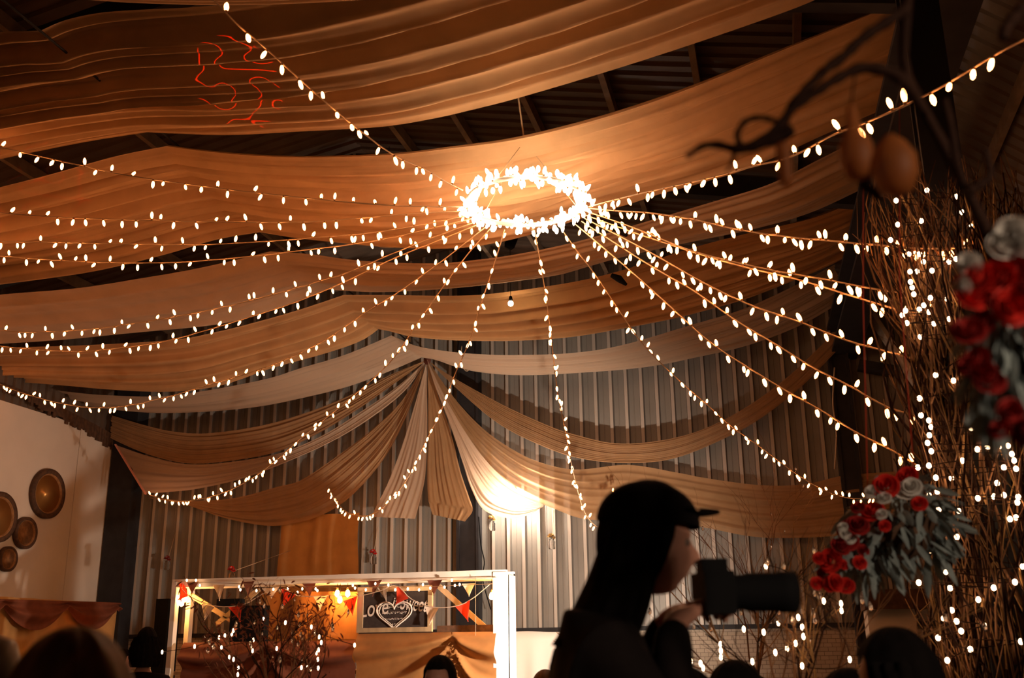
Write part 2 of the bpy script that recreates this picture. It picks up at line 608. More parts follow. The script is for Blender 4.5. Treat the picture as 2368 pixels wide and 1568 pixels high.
d3 = [([(-200, 705), (0, 683), (177, 668), (325, 645), (440, 625), (540, 603), (625, 582)], [(-200, 810), (0, 795), (150, 785), (300, 770), (500, 750), (620, 720), (700, 690), (760, 668)], 10.9, 12.5, 40),
      ([(625, 582), (718, 588), (807, 600), (895, 606), (1014, 608), (1102, 600), (1190, 588), (1300, 566), (1400, 540), (1500, 510), (1645, 467), (1780, 425), (1900, 365), (2010, 310)],
       [(760, 668), (800, 671), (866, 674), (955, 671), (1073, 662), (1190, 648), (1290, 633), (1365, 612), (1445, 590), (1600, 556), (1740, 527), (1870, 490), (1990, 436), (2040, 412)], 10.9, 12.5, 100)]
loft('canopy_drape', d3, 'pale smooth drape hanging just behind and below the hoop', M['cloth'], 4, folds=6, amp=.06, belly=.06)

d4 = [([(-100, 815), (0, 806), (200, 800), (400, 788), (500, 770), (600, 745), (700, 716), (795, 684)], [(-60, 862), (0, 870), (100, 883), (248, 898), (395, 904), (514, 889), (632, 848), (750, 815), (836, 785), (880, 755)], 13.1, 14.6, 44),
      ([(795, 684), (850, 684), (900, 684), (1014, 685), (1100, 683), (1190, 673), (1318, 653), (1407, 633), (1500, 605), (1600, 572), (1740, 535), (1870, 505), (1985, 462)],
       [(880, 755), (920, 766), (955, 775), (1043, 783), (1180, 786), (1318, 778), (1436, 760), (1555, 739), (1643, 718), (1732, 692), (1850, 645), (1930, 605), (1985, 570)], 13.1, 14.6, 100)]
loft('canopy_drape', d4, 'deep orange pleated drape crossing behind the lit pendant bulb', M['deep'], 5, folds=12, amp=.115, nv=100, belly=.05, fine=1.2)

d5 = [([(60, 893), (150, 905), (250, 914), (400, 914), (600, 880), (700, 850), (800, 820), (905, 776)], [(120, 914), (180, 930), (250, 945), (350, 955), (480, 952), (600, 940), (700, 920), (790, 898), (850, 878), (920, 850), (975, 826)], 15.1, 16.2, 44),
      ([(905, 776), (960, 800), (1050, 815), (1130, 821), (1200, 822), (1318, 818), (1436, 800), (1600, 752), (1720, 715), (1850, 655), (1930, 612)],
       [(975, 826), (1030, 836), (1090, 857), (1200, 867), (1348, 861), (1495, 848), (1614, 825), (1732, 797), (1850, 752), (1950, 695)], 15.1, 16.2, 100)]
loft('canopy_drape', d5, 'narrow pale sheer drape nearest the ribbed end wall, above the gathered swags', M['sheer2'], 6, folds=5, amp=.045, belly=.03)

# ---- swags gathered at the tie on the end wall
T = (988, 832)
GS = 'sheer swags gathered at the end wall'


def swag(ue, le, label, seed, m='sheer', Yu=16.75, Yl=16.95, folds=5, amp=.045, n=70):
    return loft('wall_swag', [(ue, le, Yu, Yl, n)], label, M[m], seed, folds=folds, amp=amp, nv=60, belly=0.0, group=GS, cat='swag')


swag([T, (900, 868), (800, 918), (700, 957), (600, 985), (480, 1002), (400, 998), (330, 982), (250, 958), (180, 935)],
     [T, (915, 885), (830, 945), (740, 1000), (640, 1045), (520, 1067), (430, 1071), (340, 1050), (265, 1018), (225, 995)],
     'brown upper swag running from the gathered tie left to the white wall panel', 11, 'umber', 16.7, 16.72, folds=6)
swag([T, (920, 893), (830, 955), (740, 1010), (640, 1050), (520, 1070), (430, 1073), (345, 1055), (270, 1030)],
     [T, (935, 905), (850, 972), (760, 1025), (660, 1070), (560, 1107), (460, 1130), (390, 1138), (337, 1141)],
     'pale swag with a pink hem under the brown swag at the left column', 12, 'sheer2', 16.78, 16.8, folds=3)
swag([T, (930, 925), (870, 985), (800, 1040), (700, 1108), (640, 1126), (540, 1152), (440, 1158), (345, 1150)],
     [T, (945, 950), (895, 1050), (830, 1130), (770, 1178), (700, 1206), (620, 1216), (520, 1198), (430, 1168), (345, 1152)],
     'deep sagging sheer swag on the left, lowest point over the hanging cloth panel', 13, 'ochre2', 16.9, 16.92, folds=7)
swag([T, (975, 880), (958, 940), (930, 1030), (900, 1110), (866, 1180), (858, 1195)],
     [T, (987, 900), (988, 960), (987, 1040), (982, 1110), (968, 1170), (960, 1200)],
     'light sheer tail hanging left of centre below the gathered tie', 14, 'sheer2', 16.62, 16.66, folds=3, amp=.03)
swag([T, (990, 910), (990, 1000), (988, 1080), (990, 1150), (1000, 1190)],
     [T, (1015, 920), (1045, 1010), (1065, 1090), (1085, 1150), (1093, 1180), (1075, 1206)],
     'brown sheer tail hanging straight below the gathered tie', 15, 'umber', 16.68, 16.72, folds=4, amp=.035)
swag([T, (1005, 890), (1040, 980), (1070, 1070), (1090, 1130), (1120, 1180), (1180, 1199), (1225, 1190), (1256, 1172)],
     [T, (1030, 920), (1080, 1005), (1130, 1072), (1180, 1120), (1215, 1142), (1240, 1156), (1250, 1162), (1257, 1168)],
     'white glowing swag tail lit from behind by the floodlight', 16, 'sheer2', 16.45, 16.5, folds=4, amp=.04)
swag([T, (1040, 868), (1160, 935), (1270, 985), (1330, 1005), (1420, 1025), (1520, 1020), (1620, 995), (1720, 945), (1820, 873), (1900, 798), (1928, 768)],
     [T, (1050, 893), (1150, 978), (1250, 1030), (1340, 1060), (1450, 1071), (1560, 1060), (1680, 1012), (1760, 967), (1850, 897), (1915, 832), (1950, 795)],
     'rope-like brown swag rising from the gathered tie to the dark column on the right', 17, 'umber', 16.7, 16.72, folds=5)
swag([T, (1050, 920), (1110, 985), (1170, 1030), (1240, 1066), (1330, 1086), (1450, 1075), (1560, 1092), (1640, 1107), (1760, 1122), (1860, 1120), (1950, 1100), (2070, 1090)],
     [T, (1055, 980), (1110, 1060), (1160, 1112), (1220, 1150), (1290, 1180), (1350, 1200), (1450, 1205), (1560, 1208), (1640, 1222), (1750, 1242), (1880, 1243), (2000, 1232), (2080, 1220)],
     'broad sheer swag low on the right, behind the person in the cap', 18, 'ochre2', 16.9, 16.95, folds=6, n=90)
# pink hem ribbon on the left swag end
o = MB().bar(at(267, 1028, 16.7), at(337, 1143, 16.7), 0.05, 0.02).build('hem_ribbon', M['pinkhem'], origin=at(300, 1085, 16.7))
tag(o, 'straight pink ribbon edging the pale swag beside the left column', 'ribbon')
# gathered tie knot
o = MB().ball(at(988, 832, 16.62), 0.07, sc=(1, .8, 1.3)).build('swag_tie', M['brown'], origin=at(988, 832, 16.62))
tag(o, 'dark knot where the end wall swags are gathered', 'tie')
# frayed fringe at the top of the left wall panel
mb = MB()
for i in range(46):
    t = i / 45
    px, py = 0 + 262 * t, 893 + 118 * t ** 1.25
    a = atX(px, py - 6, XL + .03)
    mb.bar(a, a - V((0, 0, .07 + .16 * t + .10 * random.random())), .02, .07)
tag(mb.build('drape_fringe', M['dkwood'], origin=atX(130, 950, XL + .03)), 'frayed brown fringe along the drape edge above the white wall panel', 'fringe')
# hanging cloth panel over the stall
a, b = at(650, 1200, 17.0), at(832, 1200, 17.0)
rows = []
for i in range(14):
    z = at(740, 1190, 17).z + (1.15 - at(740, 1190, 17).z) * i / 13
    row = []
    for j in range(40):
        t = j / 39
        xx = a.x + (b.x - a.x) * t + .02 * math.sin(i * .9 + t * 3)
        row.append(V((xx, 17.0 - .03 * math.sin(t * 14 + .4 * math.sin(i * .5)) - .02 * math.sin(t * 31 + i * .1), z)))
    rows.append(row)
tag(MB().grid(rows).build('hanging_cloth_panel', M['amber'], origin=rows[6][20]), 'amber lit cloth panel hanging on the end wall behind the sweet stall', 'cloth')
# support cable under the ridge
tag(MB().tube([V((-5.72, -1, 6.46)), V((-5.72, 8, 6.42)), V((-5.75, 16.6, 6.31))], .012, 6).build('support_cable', M['steel'], origin=(-5.72, 8, 6.22)),
    'thin dark cable under the ridge that carries the ceiling drapes', 'cable')

# ================================================================== HOOP OF LIGHTS
bl = MB()
bl.lathe([(.004, .0), (.010, .004), (.010, .018)], 6, None, 1)
bl.lathe([(.007, .016), (.012, .030), (.0145, .046), (.012, .066), (.004, .080)], 8, None, 0)
BULB = bl.mesh('bulb', [M['bulb'], M['brass']])
bl2 = MB()
bl2.lathe([(.004, .0), (.010, .004), (.010, .018)], 6, None, 1)
bl2.lathe([(.007, .016), (.014, .030), (.017, .050), (.013, .072), (.004, .088)], 8, None, 0)
HBULB = bl2.mesh('bulb', [M['hoopbulb'], M['brass']])
HC = at(1216, 468, 8.7)
HR = 0.545
hoop = thing('light_hoop', HC, 'glowing hoop wrapped in bulbs at the centre where all the light strings meet', 'hoop light')
ring = [HC + V((HR * math.cos(2 * PI * i / 48), HR * math.sin(2 * PI * i / 48), 0)) for i in range(49)]
MB().tube(ring, .022, 8).build('ring', M['whitewood'], hoop)


def q_to(d):
    return V((0, 0, 1)).rotation_difference(V(d).normalized())


rnd = random.Random(5)
for i in range(100):
    a = 2 * PI * i / 100 + rnd.uniform(-.02, .02)
    p = HC + V((HR * math.cos(a), HR * math.sin(a), rnd.uniform(-.03, .03)))
    d = V((math.cos(a) * rnd.uniform(-1, 1.2), math.sin(a) * rnd.uniform(-1, 1.2), rnd.choice((1, -1, .4, -.4))))
    put('bulb', HBULB, hoop, p + d.normalized() * .02, q_to(d))
mb = MB()
for i in range(170):
    a = rnd.uniform(0, 2 * PI)
    c = HC + V(((HR + rnd.gauss(0, .035)) * math.cos(a), (HR + rnd.gauss(0, .035)) * math.sin(a), rnd.gauss(0, .045)))
    mb.ball(c, .02, 6, 5, (1, 1, 1.7))
tag(mb.build('bulb_cluster', M['hoopbulb'], hoop), kind='stuff')
hang = V((HC.x - .02, 8.42, roofz(HC.x) - .03))
kn = V((HC.x - .03, 9.05, HC.z + .75))
for ang in (.6, 2.7, 4.4):
    e = HC + V((HR * math.cos(ang), HR * math.sin(ang), 0))
    MB().tube([e, HC + V((.0, -.02, .62))], .004, 5).build('hanging_cord', M['cable'], hoop)
MB().tube([HC + V((0, -.02, .62)), V((HC.x - .02, 8.46, 6.5)), hang], .009, 6).build('hanging_cord', M['cable'], hoop)

# ================================================================== LIGHT STRINGS
GL = 'warm light strings radiating from the hoop'


def light_string(pts, Yend, label, spacing=.165, thick=.006, endpow=1.0, Ystart=None):
    p0 = atZ(pts[0][0], pts[0][1], HC.z)
    Ys = Ystart or p0.y
    L = [0]
    for i in range(1, len(pts)):
        L.append(L[-1] + math.dist(pts[i], pts[i - 1]))
    W = []
    for i, (px, py) in enumerate(pts):
        t = (L[i] / L[-1]) ** endpow
        W.append(at(px, py, 1 / ((1 - t) / Ys + t / Yend)))
    if pts[-1][0] < 0 and -11.8 < W[-1].x < -4:      # carry on to the left side wall
        d_ = W[-1] - W[-2]
        k_ = (-11.9 - W[-1].x) / d_.x
        e_ = W[-1] + d_ * k_
        e_.z = W[-1].z + .25 * abs(k_ * d_.x) ** .8
        W += [W[-1].lerp(e_, .5) - V((0, 0, .05)), e_]
    c = spline(W, 140)
    root = thing('string_light', c[0], label, 'string light', GL)
    MB().tube(spline(W, 70), thick, 5).build('cable', M['cable'], root)
    length = sum((c[i + 1] - c[i]).length for i in range(139))
    nb = min(100, int(length / spacing))
    r = random.Random(int(pts[-1][0] * 7 + pts[-1][1]))
    for k in range(nb):
        s = min(139.0, max(0, (k + .5 + r.uniform(-.32, .32)) / nb * 139))
        i = min(138, int(s))
        p = c[i].lerp(c[i + 1], s - i)
        t = (c[i + 1] - c[i]).normalized()
        side = t.cross(V((0, 0, 1))).normalized()
        upd = V((0, 0, 1)) if r.random() < .33 else V((0, 0, -1))
        d = upd + side * r.uniform(-.7, .7) + t * r.uniform(-.35, .35)
        put('bulb', BULB, root, p, q_to(d), r.uniform(.88, 1.1))
    return root


S = light_string
S([(1070, 440), (1030, 420), (990, 395), (910, 358), (840, 308), (790, 268), (700, 190), (610, 108), (550, 58), (490, -5), (430, -70)], 4.6,
  'light string rising from the hoop to the top edge, with the largest bulbs')
S([(1085, 478), (1000, 478), (860, 472), (650, 452), (480, 432), (290, 405), (130, 370), (0, 340), (-80, 318)], 7.6, 'topmost of the light strings leaving at the left edge, dipping from the hoop')
S([(1080, 488), (970, 493), (850, 503), (700, 513), (500, 513), (300, 508), (150, 503), (0, 492), (-80, 484)], 8.2, 'second light string from the top at the left edge, nearly level')
S([(1085, 498), (900, 533), (700, 552), (500, 565), (340, 565), (150, 561), (0, 558), (-80, 552)], 8.8, 'third light string from the top at the left edge, above a close twin')
S([(1090, 506), (880, 555), (700, 579), (550, 596), (400, 607), (220, 607), (100, 600), (0, 592), (-80, 588)], 9.2, 'fourth light string from the top at the left edge, below its close twin')
S([(1098, 514), (1000, 550), (900, 590), (800, 632), (700, 662), (600, 690), (480, 718), (330, 745), (200, 762), (80, 768), (0, 765), (-60, 760)], 10.6, 'fifth light string from the top at the left edge, sweeping over the pale drape')
S([(1104, 520), (1000, 562), (910, 598), (790, 655), (680, 700), (540, 745), (400, 785), (290, 803), (180, 813), (80, 808), (0, 800), (-50, 792)], 11.4, 'sixth light string from the top at the left edge, sweeping over the orange drape', spacing=.165)
S([(1122, 526), (1030, 598), (930, 670), (830, 733), (740, 793), (620, 848), (510, 882), (440, 903), (360, 925), (280, 940), (200, 942), (120, 928), (50, 908), (0, 888), (-30, 875)], 13.6,
  'light string ending along the top of the white wall panel at the left', spacing=.165)
S([(1135, 528), (1080, 590), (1020, 670), (960, 755), (900, 840), (800, 930), (700, 1010), (620, 1080), (540, 1130), (460, 1155), (400, 1158), (345, 1145)], 16.6, 'light string curving from the hoop down to the left column', spacing=.165)
S([(1167, 532), (1140, 620), (1110, 710), (1085, 790), (1050, 870), (1020, 950), (980, 1030), (940, 1110), (890, 1170), (845, 1193), (800, 1183), (772, 1150), (760, 1125)], 16.5,
  'light string crossing the gathered swags and hooking up at its end above the stall', spacing=.165)
S([(1236, 532), (1255, 640), (1270, 740), (1280, 830), (1290, 910), (1308, 1000), (1325, 1090), (1350, 1180), (1380, 1218), (1398, 1212), (1410, 1165), (1420, 1130)], 16.5,
  'light string dropping almost straight down from the hoop to the person in the cap', spacing=.14)
S([(1295, 525), (1340, 588), (1380, 640), (1440, 730), (1490, 800), (1560, 870), (1640, 940), (1690, 985), (1760, 1035), (1840, 1095), (1900, 1130), (1960, 1152), (2040, 1150)], 15.5,
  'light string running from the hoop down behind the hanging flower basket', spacing=.135)
S([(1330, 518), (1450, 620), (1540, 700), (1640, 790), (1730, 850), (1820, 905), (1900, 950), (1980, 1000), (2060, 1040), (2140, 1088)], 7.4, 'lowest light string reaching the twig pillar, crossing the rope-like swag', spacing=.13)
S([(1345, 512), (1500, 612), (1600, 670), (1700, 740), (1800, 800), (1880, 850), (1960, 890), (2050, 940), (2140, 968)], 7.2, 'second lowest light string reaching the twig pillar, crossing the right column', spacing=.13)
S([(1352, 505), (1500, 582), (1620, 650), (1730, 703), (1850, 745), (1960, 788), (2060, 815), (2140, 838)], 7.0, 'light string reaching the twig pillar just above the pale knee brace', spacing=.13)
S([(1356, 498), (1430, 525), (1540, 563), (1700, 612), (1850, 648), (1980, 688), (2060, 712), (2140, 738)], 6.9, 'light string reaching the twig pillar in the middle of its height', spacing=.13)
S([(1360, 490), (1460, 525), (1600, 580), (1760, 620), (1900, 645), (2020, 668), (2110, 680), (2195, 690)], 6.7, 'light string reaching the twig pillar beside the red flowers, second from its top', spacing=.13)
S([(1362, 482), (1430, 488), (1500, 492), (1600, 507), (1700, 530), (1800, 545), (1950, 560), (2070, 570), (2150, 575), (2245, 572)], 6.4, 'topmost light string reaching the twig pillar, at the white flowers', spacing=.085)
S([(1362, 478), (1450, 455), (1550, 432), (1640, 412), (1740, 385), (1830, 362), (1920, 315), (1990, 288), (2080, 250), (2170, 205), (2230, 170), (2310, 122), (2400, 75)], 4.4,
  'light string rising from the hoop to the upper right corner behind the dark branches')


# ================================================================== SMALL LAMPS
def pendant(px, py, Y, label):
    p = at(px, py, Y)
    t = thing('pendant_lamp', p + V((0, 0, .1)), label, 'lamp')
    MB().ball(p, .038, 12, 8).build('bulb', M['pend'], t)
    MB().lathe([(.02, .03), (.028, .05), (.02, .1), (.006, .11)], 10, Matrix.Translation(p)).build('socket', M['black'], t)
    MB().tube([p + V((0, 0, .1)), V((p.x, p.y, roofz(p.x) - .05))], .004, 5).build('cord', M['black'], t)
    return t


pendant(1181, 702, 12.9, 'single bright pendant bulb hanging below the hoop in front of the orange drape')
p = at(1182, 560, 12.7)
t = thing('spotlight', p, 'small black spotlight hanging just under the hoop', 'spotlight')
MB().lathe([(.05, 0), (.075, .05), (.06, .22), (.02, .26)], 14, Matrix.Translation(p) @ Matrix.Rotation(.5, 4, 'Y') @ Matrix.Translation((0, 0, -.1))).build('housing', M['black'], t)
MB().bar(p + V((-.05, 0, .05)), p + V((-.05, 0, .35)), .025, .025).build('bracket', M['black'], t)
MB().tube([p + V((-.05, 0, .35)), V((p.x - .05, p.y, roofz(p.x) - .05))], .008, 6).build('hanging_rod', M['black'], t)
for px, py, Y, lab in ((1432, 645, 12.7, 'dark clip hanging between the light strings right of the hoop, lower of two'), (1430, 530, 10.7, 'dark clip hanging between the light strings right of the hoop, upper of two')):
    p = at(px, py, Y)
    tag(MB().tube([p + V((-.1, 0, .06)), p, p + V((.09, 0, -.09))], [.03, .05, .02], 8).build('cable_clip', M['black'], origin=p), lab, 'clip', 'dark clips on the light strings')
p = at(895, 548, 12.8)
t = thing('paper_lantern', p, 'round pale lantern half hidden behind drapes left of the hoop', 'lantern')
MB().lathe([(.05, -.13), (.18, -.1), (.27, 0), (.18, .1), (.05, .13)], 18, Matrix.Translation(p)).build('shade', M['cloth'], t)
MB().tube([p + V((0, 0, .13)), V((p.x, p.y, roofz(p.x) - .05))], .004, 5).build('cord', M['black'], t)

# floodlight behind the white swag
p = at(1190, 1158, 16.85)
t = thing('floodlight', p, 'floodlight half hidden behind the glowing white swag', 'lamp')
MB().ball(p, .055, 12, 8).build('bulb', M['flood'], t)
MB().lathe([(.02, 0.0), (.03, .03), (.03, .1), (.01, .12)], 14, Matrix.Translation(p + V((0, 0, .05)))).build('socket', M['black'], t)
MB().bar(p + V((0, .03, .2)), V((p.x, WY - .03, p.z + .22)), .03, .03).build('bracket', M['black'], t)

# work light standing low behind the person, washing the wall, the white post and the high table
p = at(1425, 1452, 12.4)
t = thing('work_light', V((p.x, p.y, 0)), 'bright work light on a stand hidden behind the person in the cap', 'lamp')
MB().ball(p, .06, 12, 8).build('bulb', M['work'], t)
aim = q_to((-.68, .72, .10)).to_matrix().to_4x4()
MB().lathe([(.03, -.10), (.11, -.085), (.16, -.02), (.19, .06), (.20, .14), (.205, .14), (.195, .06), (.165, -.03), (.11, -.10), (.03, -.115)], 24, Matrix.Translation(p) @ aim).build('reflector', M['black'], t)
MB().tube([V((p.x + .09, p.y - .1, 0)), p + V((.09, -.1, 0))], .02, 8).build('stand', M['black'], t)
MB().lathe([(.25, 0), (.25, .02), (.03, .04)], 16, Matrix.Translation((p.x + .09, p.y - .1, 0))).build('foot', M['black'], t)

# ================================================================== WALL TRAYS
GT = 'round woven trays on the white wall panel'
for px, py, r, kind_, lab in ((106, 1142, .42, 'gold', 'largest round tray on the white wall panel, with a brass rim'), (-8, 1196, .40, 'gold', 'large round tray cut by the left edge of the picture'),
                              (54, 1233, .26, 'wick', 'middle sized woven tray between the two large trays'), (13, 1293, .20, 'wick', 'smallest and lowest woven tray on the white wall panel')):
    c = atX(px, py, XL + .01)
    t = thing('wall_tray', c, lab, 'tray', GT)
    Mx = Matrix.Translation(c) @ Matrix.Rotation(PI / 2, 4, 'Y')
    MB().lathe([(r * .02, .012), (r * .5, .016), (r * .72, .02), (r * .78, .035)], 40, Mx).build('tray_face', M['gold' if kind_ == 'gold' else 'wicker'], t)
    prof = [(r * .76, .0), (r * .76, .05), (r * .85, .075), (r, .07), (r, .0)]
    rim_ = MB().lathe(prof, 40, Mx).build('rim', M['dkwood'], t)
    MB().lathe([(r * .74, .03), (r * .76, .056), (r * .80, .066), (r * .80, .03)], 40, Mx).build('rim_band', M['wicker'], rim_)

# ================================================================== SWEET STALL
SY = 13.4


def sp(px, py, dy=0.0):
    return at(px, py, SY + dy)


base = sp(780, 1568)
stall = thing('sweet_stall', V((sp(780, 1400).x, SY, 0)), 'white framed sweet stall with bunting below the swags', 'stall')
pl, pr_ = sp(408, 1348), sp(1148, 1332)
ztop = (pl.z + pr_.z) / 2
PW = .10
for (xx, dy, nm, wd_, lab) in ((pl.x, 0, 'post', .07, None), (pr_.x + .06, 0, 'post', .19, 'broad white post lit by the floodlight'), (pl.x, .4, 'post', .07, None), (pr_.x + .06, .4, 'post', .16, None)):
    o = MB().box((xx - wd_ / 2, SY + dy - .05, 0), (xx + wd_ / 2, SY + dy + .05, ztop + .03)).build(nm, M['whitewood'], stall)
    if lab:
        o['label'] = lab
for dy in (0, .4):
    MB().box((pl.x - .04, SY + dy - .04, ztop - .05), (pr_.x + .14, SY + dy + .04, ztop + .06)).build('top_rail', M['whitewood'], stall)
for xx in (pl.x, pr_.x + .06):
    MB().box((xx - .04, SY, ztop - .04), (xx + .04, SY + .4, ztop + .05)).build('side_rail', M['whitewood'], stall)
for (a, b) in (((1015, 1356), (1152, 1478)), ((440, 1375), (560, 1450)), ((600, 1362), (500, 1445))):
    MB().bar(sp(a[0], a[1], .33), sp(b[0], b[1], .33), .07, .03, upv=V((0, 1, 0))).build('cross_brace', M['wood'], stall)
MB().box((pr_.x + .125, SY, .3), (pr_.x + .155, SY + .4, ztop)).build('side_panel', M['sheet'], stall)
MB().box((pl.x, SY + .05, 1.05), (pr_.x, SY + .38, 1.10)).build('counter', M['wood'], stall)
# rear ledge
MB().box((sp(995, 1450).x, SY + .28, sp(1000, 1463).z), (sp(1150, 1450).x, SY + .4, sp(1000, 1446).z)).build('shelf', M['dkwood'], stall)


# front cloth of the stall with a gathered tie
def swag_cloth(name, x0, x1, ztop_, zlow, Yc, ties, m, drop=.5, ncol=70, nrow=60):
    rows = []
    for i in range(nrow):
        v = i / (nrow - 1)
        row = []
        for j in range(ncol):
            u = j / (ncol - 1)
            xx = x0 + (x1 - x0) * u
            k = max(0, min(len(ties) - 2, sum(1 for t_ in ties if t_ <= u) - 1))
            s = (u - ties[k]) / max(1e-6, ties[k + 1] - ties[k])
            s = max(0, min(1, s))
            sag = 4 * s * (1 - s)
            z = ztop_ - (ztop_ - zlow) * v
            cc = v * 1.5 / (.10 + .9 * sag ** .7)
            yy = Yc - .08 - .075 * math.sin(2 * PI * (1.6 * min(cc, 2.2) - .2)) * min(1, 3 * sag + .1) * math.exp(-.35 * cc) - .02 * math.sin(2 * PI * 3.7 * min(cc, 2.2))
            row.append(V((xx, yy, z)))
        rows.append(row)
    return MB().grid(rows)


x0, x1 = sp(830, 1465).x, sp(1150, 1465).x
o = swag_cloth('front_cloth', x0, x1, sp(990, 1463).z, .35, SY - .02, [-.9, .70, 1.35], M['swag']).build('front_cloth', M['swag'], stall)
x0b, x1b = sp(430, 1465).x, sp(828, 1465).x
swag_cloth('front_cloth', x0b, x1b, sp(990, 1478).z, .35, SY - .02, [-.2, .5, 1.2], M['swag']).build('front_cloth', M['redswag'], stall)
# backdrop cloths inside the stall
rows = []
for i in range(10):
    row = []
    for j in range(44):
        t_ = j / 43
        p = sp(600 + 232 * t_, 1368 + 110 * i / 9, .36)
        row.append(p + V((0, -.04 * math.sin(t_ * 19 + i * .2), 0)))
    rows.append(row)
MB().grid(rows).build('backdrop_cloth', M['swag'], stall)


# bunting
def bunting(pts, flags, label, Yo, group='bunting on the sweet stall'):
    c = [sp(px, py, Yo) for px, py in pts]
    t = thing('bunting', c[len(c) // 2], label, 'bunting', group)
    MB().tube(spline(c, 60), .006, 5).build('cord', M['pale'], t)
    for (ax, ay), (bx, by), (tx, ty), m in flags:
        A_, B_, T_ = sp(ax, ay, Yo), sp(bx, by, Yo), sp(tx, ty, Yo)
        rows = []
        for i in range(7):
            v = i / 6
            row = []
            for j in range(6):
                u = j / 5
                p = A_.lerp(B_, u).lerp(T_, v * .995)
                row.append(p + V((0, .02 * math.sin(4 * u + 2 * v) - .004, 0)))
            rows.append(row)
        f = MB().grid(rows)
        f.build('flag', M[m], t)
    return t


top = [((432, 1346), (462, 1345), (443, 1378), 'brown'), ((492, 1352), (522, 1352), (508, 1390), 'pale'), ((560, 1344), (590, 1344), (574, 1382), 'brown'), ((604, 1360), (648, 1358), (628, 1384), 'pale'),
       ((700, 1350), (732, 1349), (716, 1382), 'brown'), ((848, 1342), (885, 1341), (862, 1380), 'brown'), ((870, 1356), (896, 1354), (894, 1392), 'pale'), ((988, 1342), (1024, 1341), (1003, 1378), 'brown'),
       ((1068, 1350), (1100, 1349), (1085, 1380), 'pale')]
bunting([(405, 1344), (600, 1344), (800, 1343), (1000, 1340), (1150, 1336)], top, 'dark brown and pale bunting along the top rail of the sweet stall', -.07)
low = [((414, 1350), (424, 1349), (419, 1392), 'red'), ((424, 1349), (436, 1380), (412, 1388), 'red'), ((466, 1396), (498, 1404), (472, 1438), 'pale'), ((528, 1404), (563, 1396), (556, 1438), 'red'),
       ((650, 1360), (686, 1376), (654, 1404), 'red'), ((725, 1380), (760, 1376), (740, 1412), 'pale'), ((794, 1390), (828, 1378), (816, 1424), 'red'), ((918, 1354), (946, 1384), (915, 1398), 'red'),
       ((982, 1402), (1016, 1406), (994, 1446), 'pale'), ((1053, 1403), (1088, 1388), (1083, 1438), 'red')]
bunting([(412, 1352), (440, 1380), (500, 1402), (563, 1398), (610, 1372), (652, 1360), (690, 1378), (760, 1378), (830, 1378), (880, 1366), (918, 1354), (950, 1385), (1000, 1404), (1053, 1402), (1090, 1386), (1132, 1352)], low,
        'red and pale bunting looping in front of the sign on the sweet stall', -.11)

# amber bulbs in the stall
GA = 'amber bulbs hanging in the sweet stall'
for px, py, lab in ((420, 1394, 'amber bulb beside the left post of the stall, lowest of its cluster'), (428, 1384, 'amber bulb beside the left post of the stall, topmost of its cluster'), (780, 1372, 'left amber bulb of the three above the backdrop cloth'),
                    (786, 1386, 'lowest amber bulb of the three above the backdrop cloth'), (804, 1372, 'right amber bulb of the three, next to the sign'), (1137, 1378, 'amber bulb beside the white post of the stall, lower of two'), (1148, 1364, 'amber bulb beside the white post of the stall, upper of two')):
    p = sp(px, py, .12)
    t = thing('amber_bulb', p + V((0, 0, .06)), lab, 'light bulb', GA)
    MB().lathe([(.008, -.05), (.028, -.035), (.034, -.01), (.024, .03), (.012, .045)], 12, Matrix.Translation(p)).build('glass', M['warm'], t)
    MB().lathe([(.014, .04), (.016, .07), (.006, .08)], 10, Matrix.Translation(p)).build('socket', M['brass'], t)
    MB().tube([p + V((0, 0, .07)), V((p.x, p.y, ztop - .03))], .004, 5).build('cord', M['black'], t)
# little lights along the top rail
fl = MB().ball((0, 0, 0), .013, 8, 6, (1, 1, 1.5)).mesh('bulb', [M['fairy']])
c = [sp(px, py, -.13) for px, py in ((430, 1346), (560, 1350), (700, 1356), (850, 1358), (1000, 1356), (1140, 1350))]
t = thing('fairy_light_string', c[2], 'string of tiny lights along the top rail of the sweet stall', 'fairy lights')
MB().tube(spline(c, 50), .004, 4).build('cable', M['brass'], t)
for px, py in ((432, 1342), (453, 1342), (462, 1354), (553, 1357), (556, 1364), (593, 1366), (632, 1363), (666, 1360), (699, 1362), (688, 1370), (730, 1362), (734, 1366), (816, 1354), (821, 1360), (846, 1364), (868, 1350), (898, 1353), (914, 1364), (943, 1362), (969, 1364), (978, 1352), (995, 1360), (1028, 1358), (1045, 1342), (1052, 1354), (1063, 1352)):
    put('bulb', fl, t, sp(px, py, -.13))

# chalkboard sign
A_ = sp(826, 1462, -.03)
B_ = sp(1000, 1462, -.03)
C_ = sp(912, 1356, -.03)
sx0, sx1, sz0, sz1 = A_.x, B_.x, (A_.z + B_.z) / 2, C_.z
ys = SY - .03
sign = thing('chalkboard_sign', V(((sx0 + sx1) / 2, ys, sz0)), 'framed chalkboard sign with chalk heart reading Love is Sweet', 'sign')
fwid = .085
mb = MB()
mb.box((sx0, ys - .03, sz0), (sx0 + fwid, ys + .02, sz1)).box((sx1 - fwid * .7, ys - .03, sz0), (sx1, ys + .02, sz1)).box((sx0 + fwid, ys - .03, sz0), (sx1 - fwid * .7, ys + .02, sz0 + fwid * .7)).box((sx0 + fwid, ys - .03, sz1 - fwid * .8), (sx1 - fwid * .7, ys + .02, sz1))
mb.build('frame', M['wood'], sign)
board = MB().box((sx0 + fwid - .01, ys - .012, sz0 + .03), (sx1 - .04, ys + .01, sz1 - .04)).build('board', M['chalk'], sign)


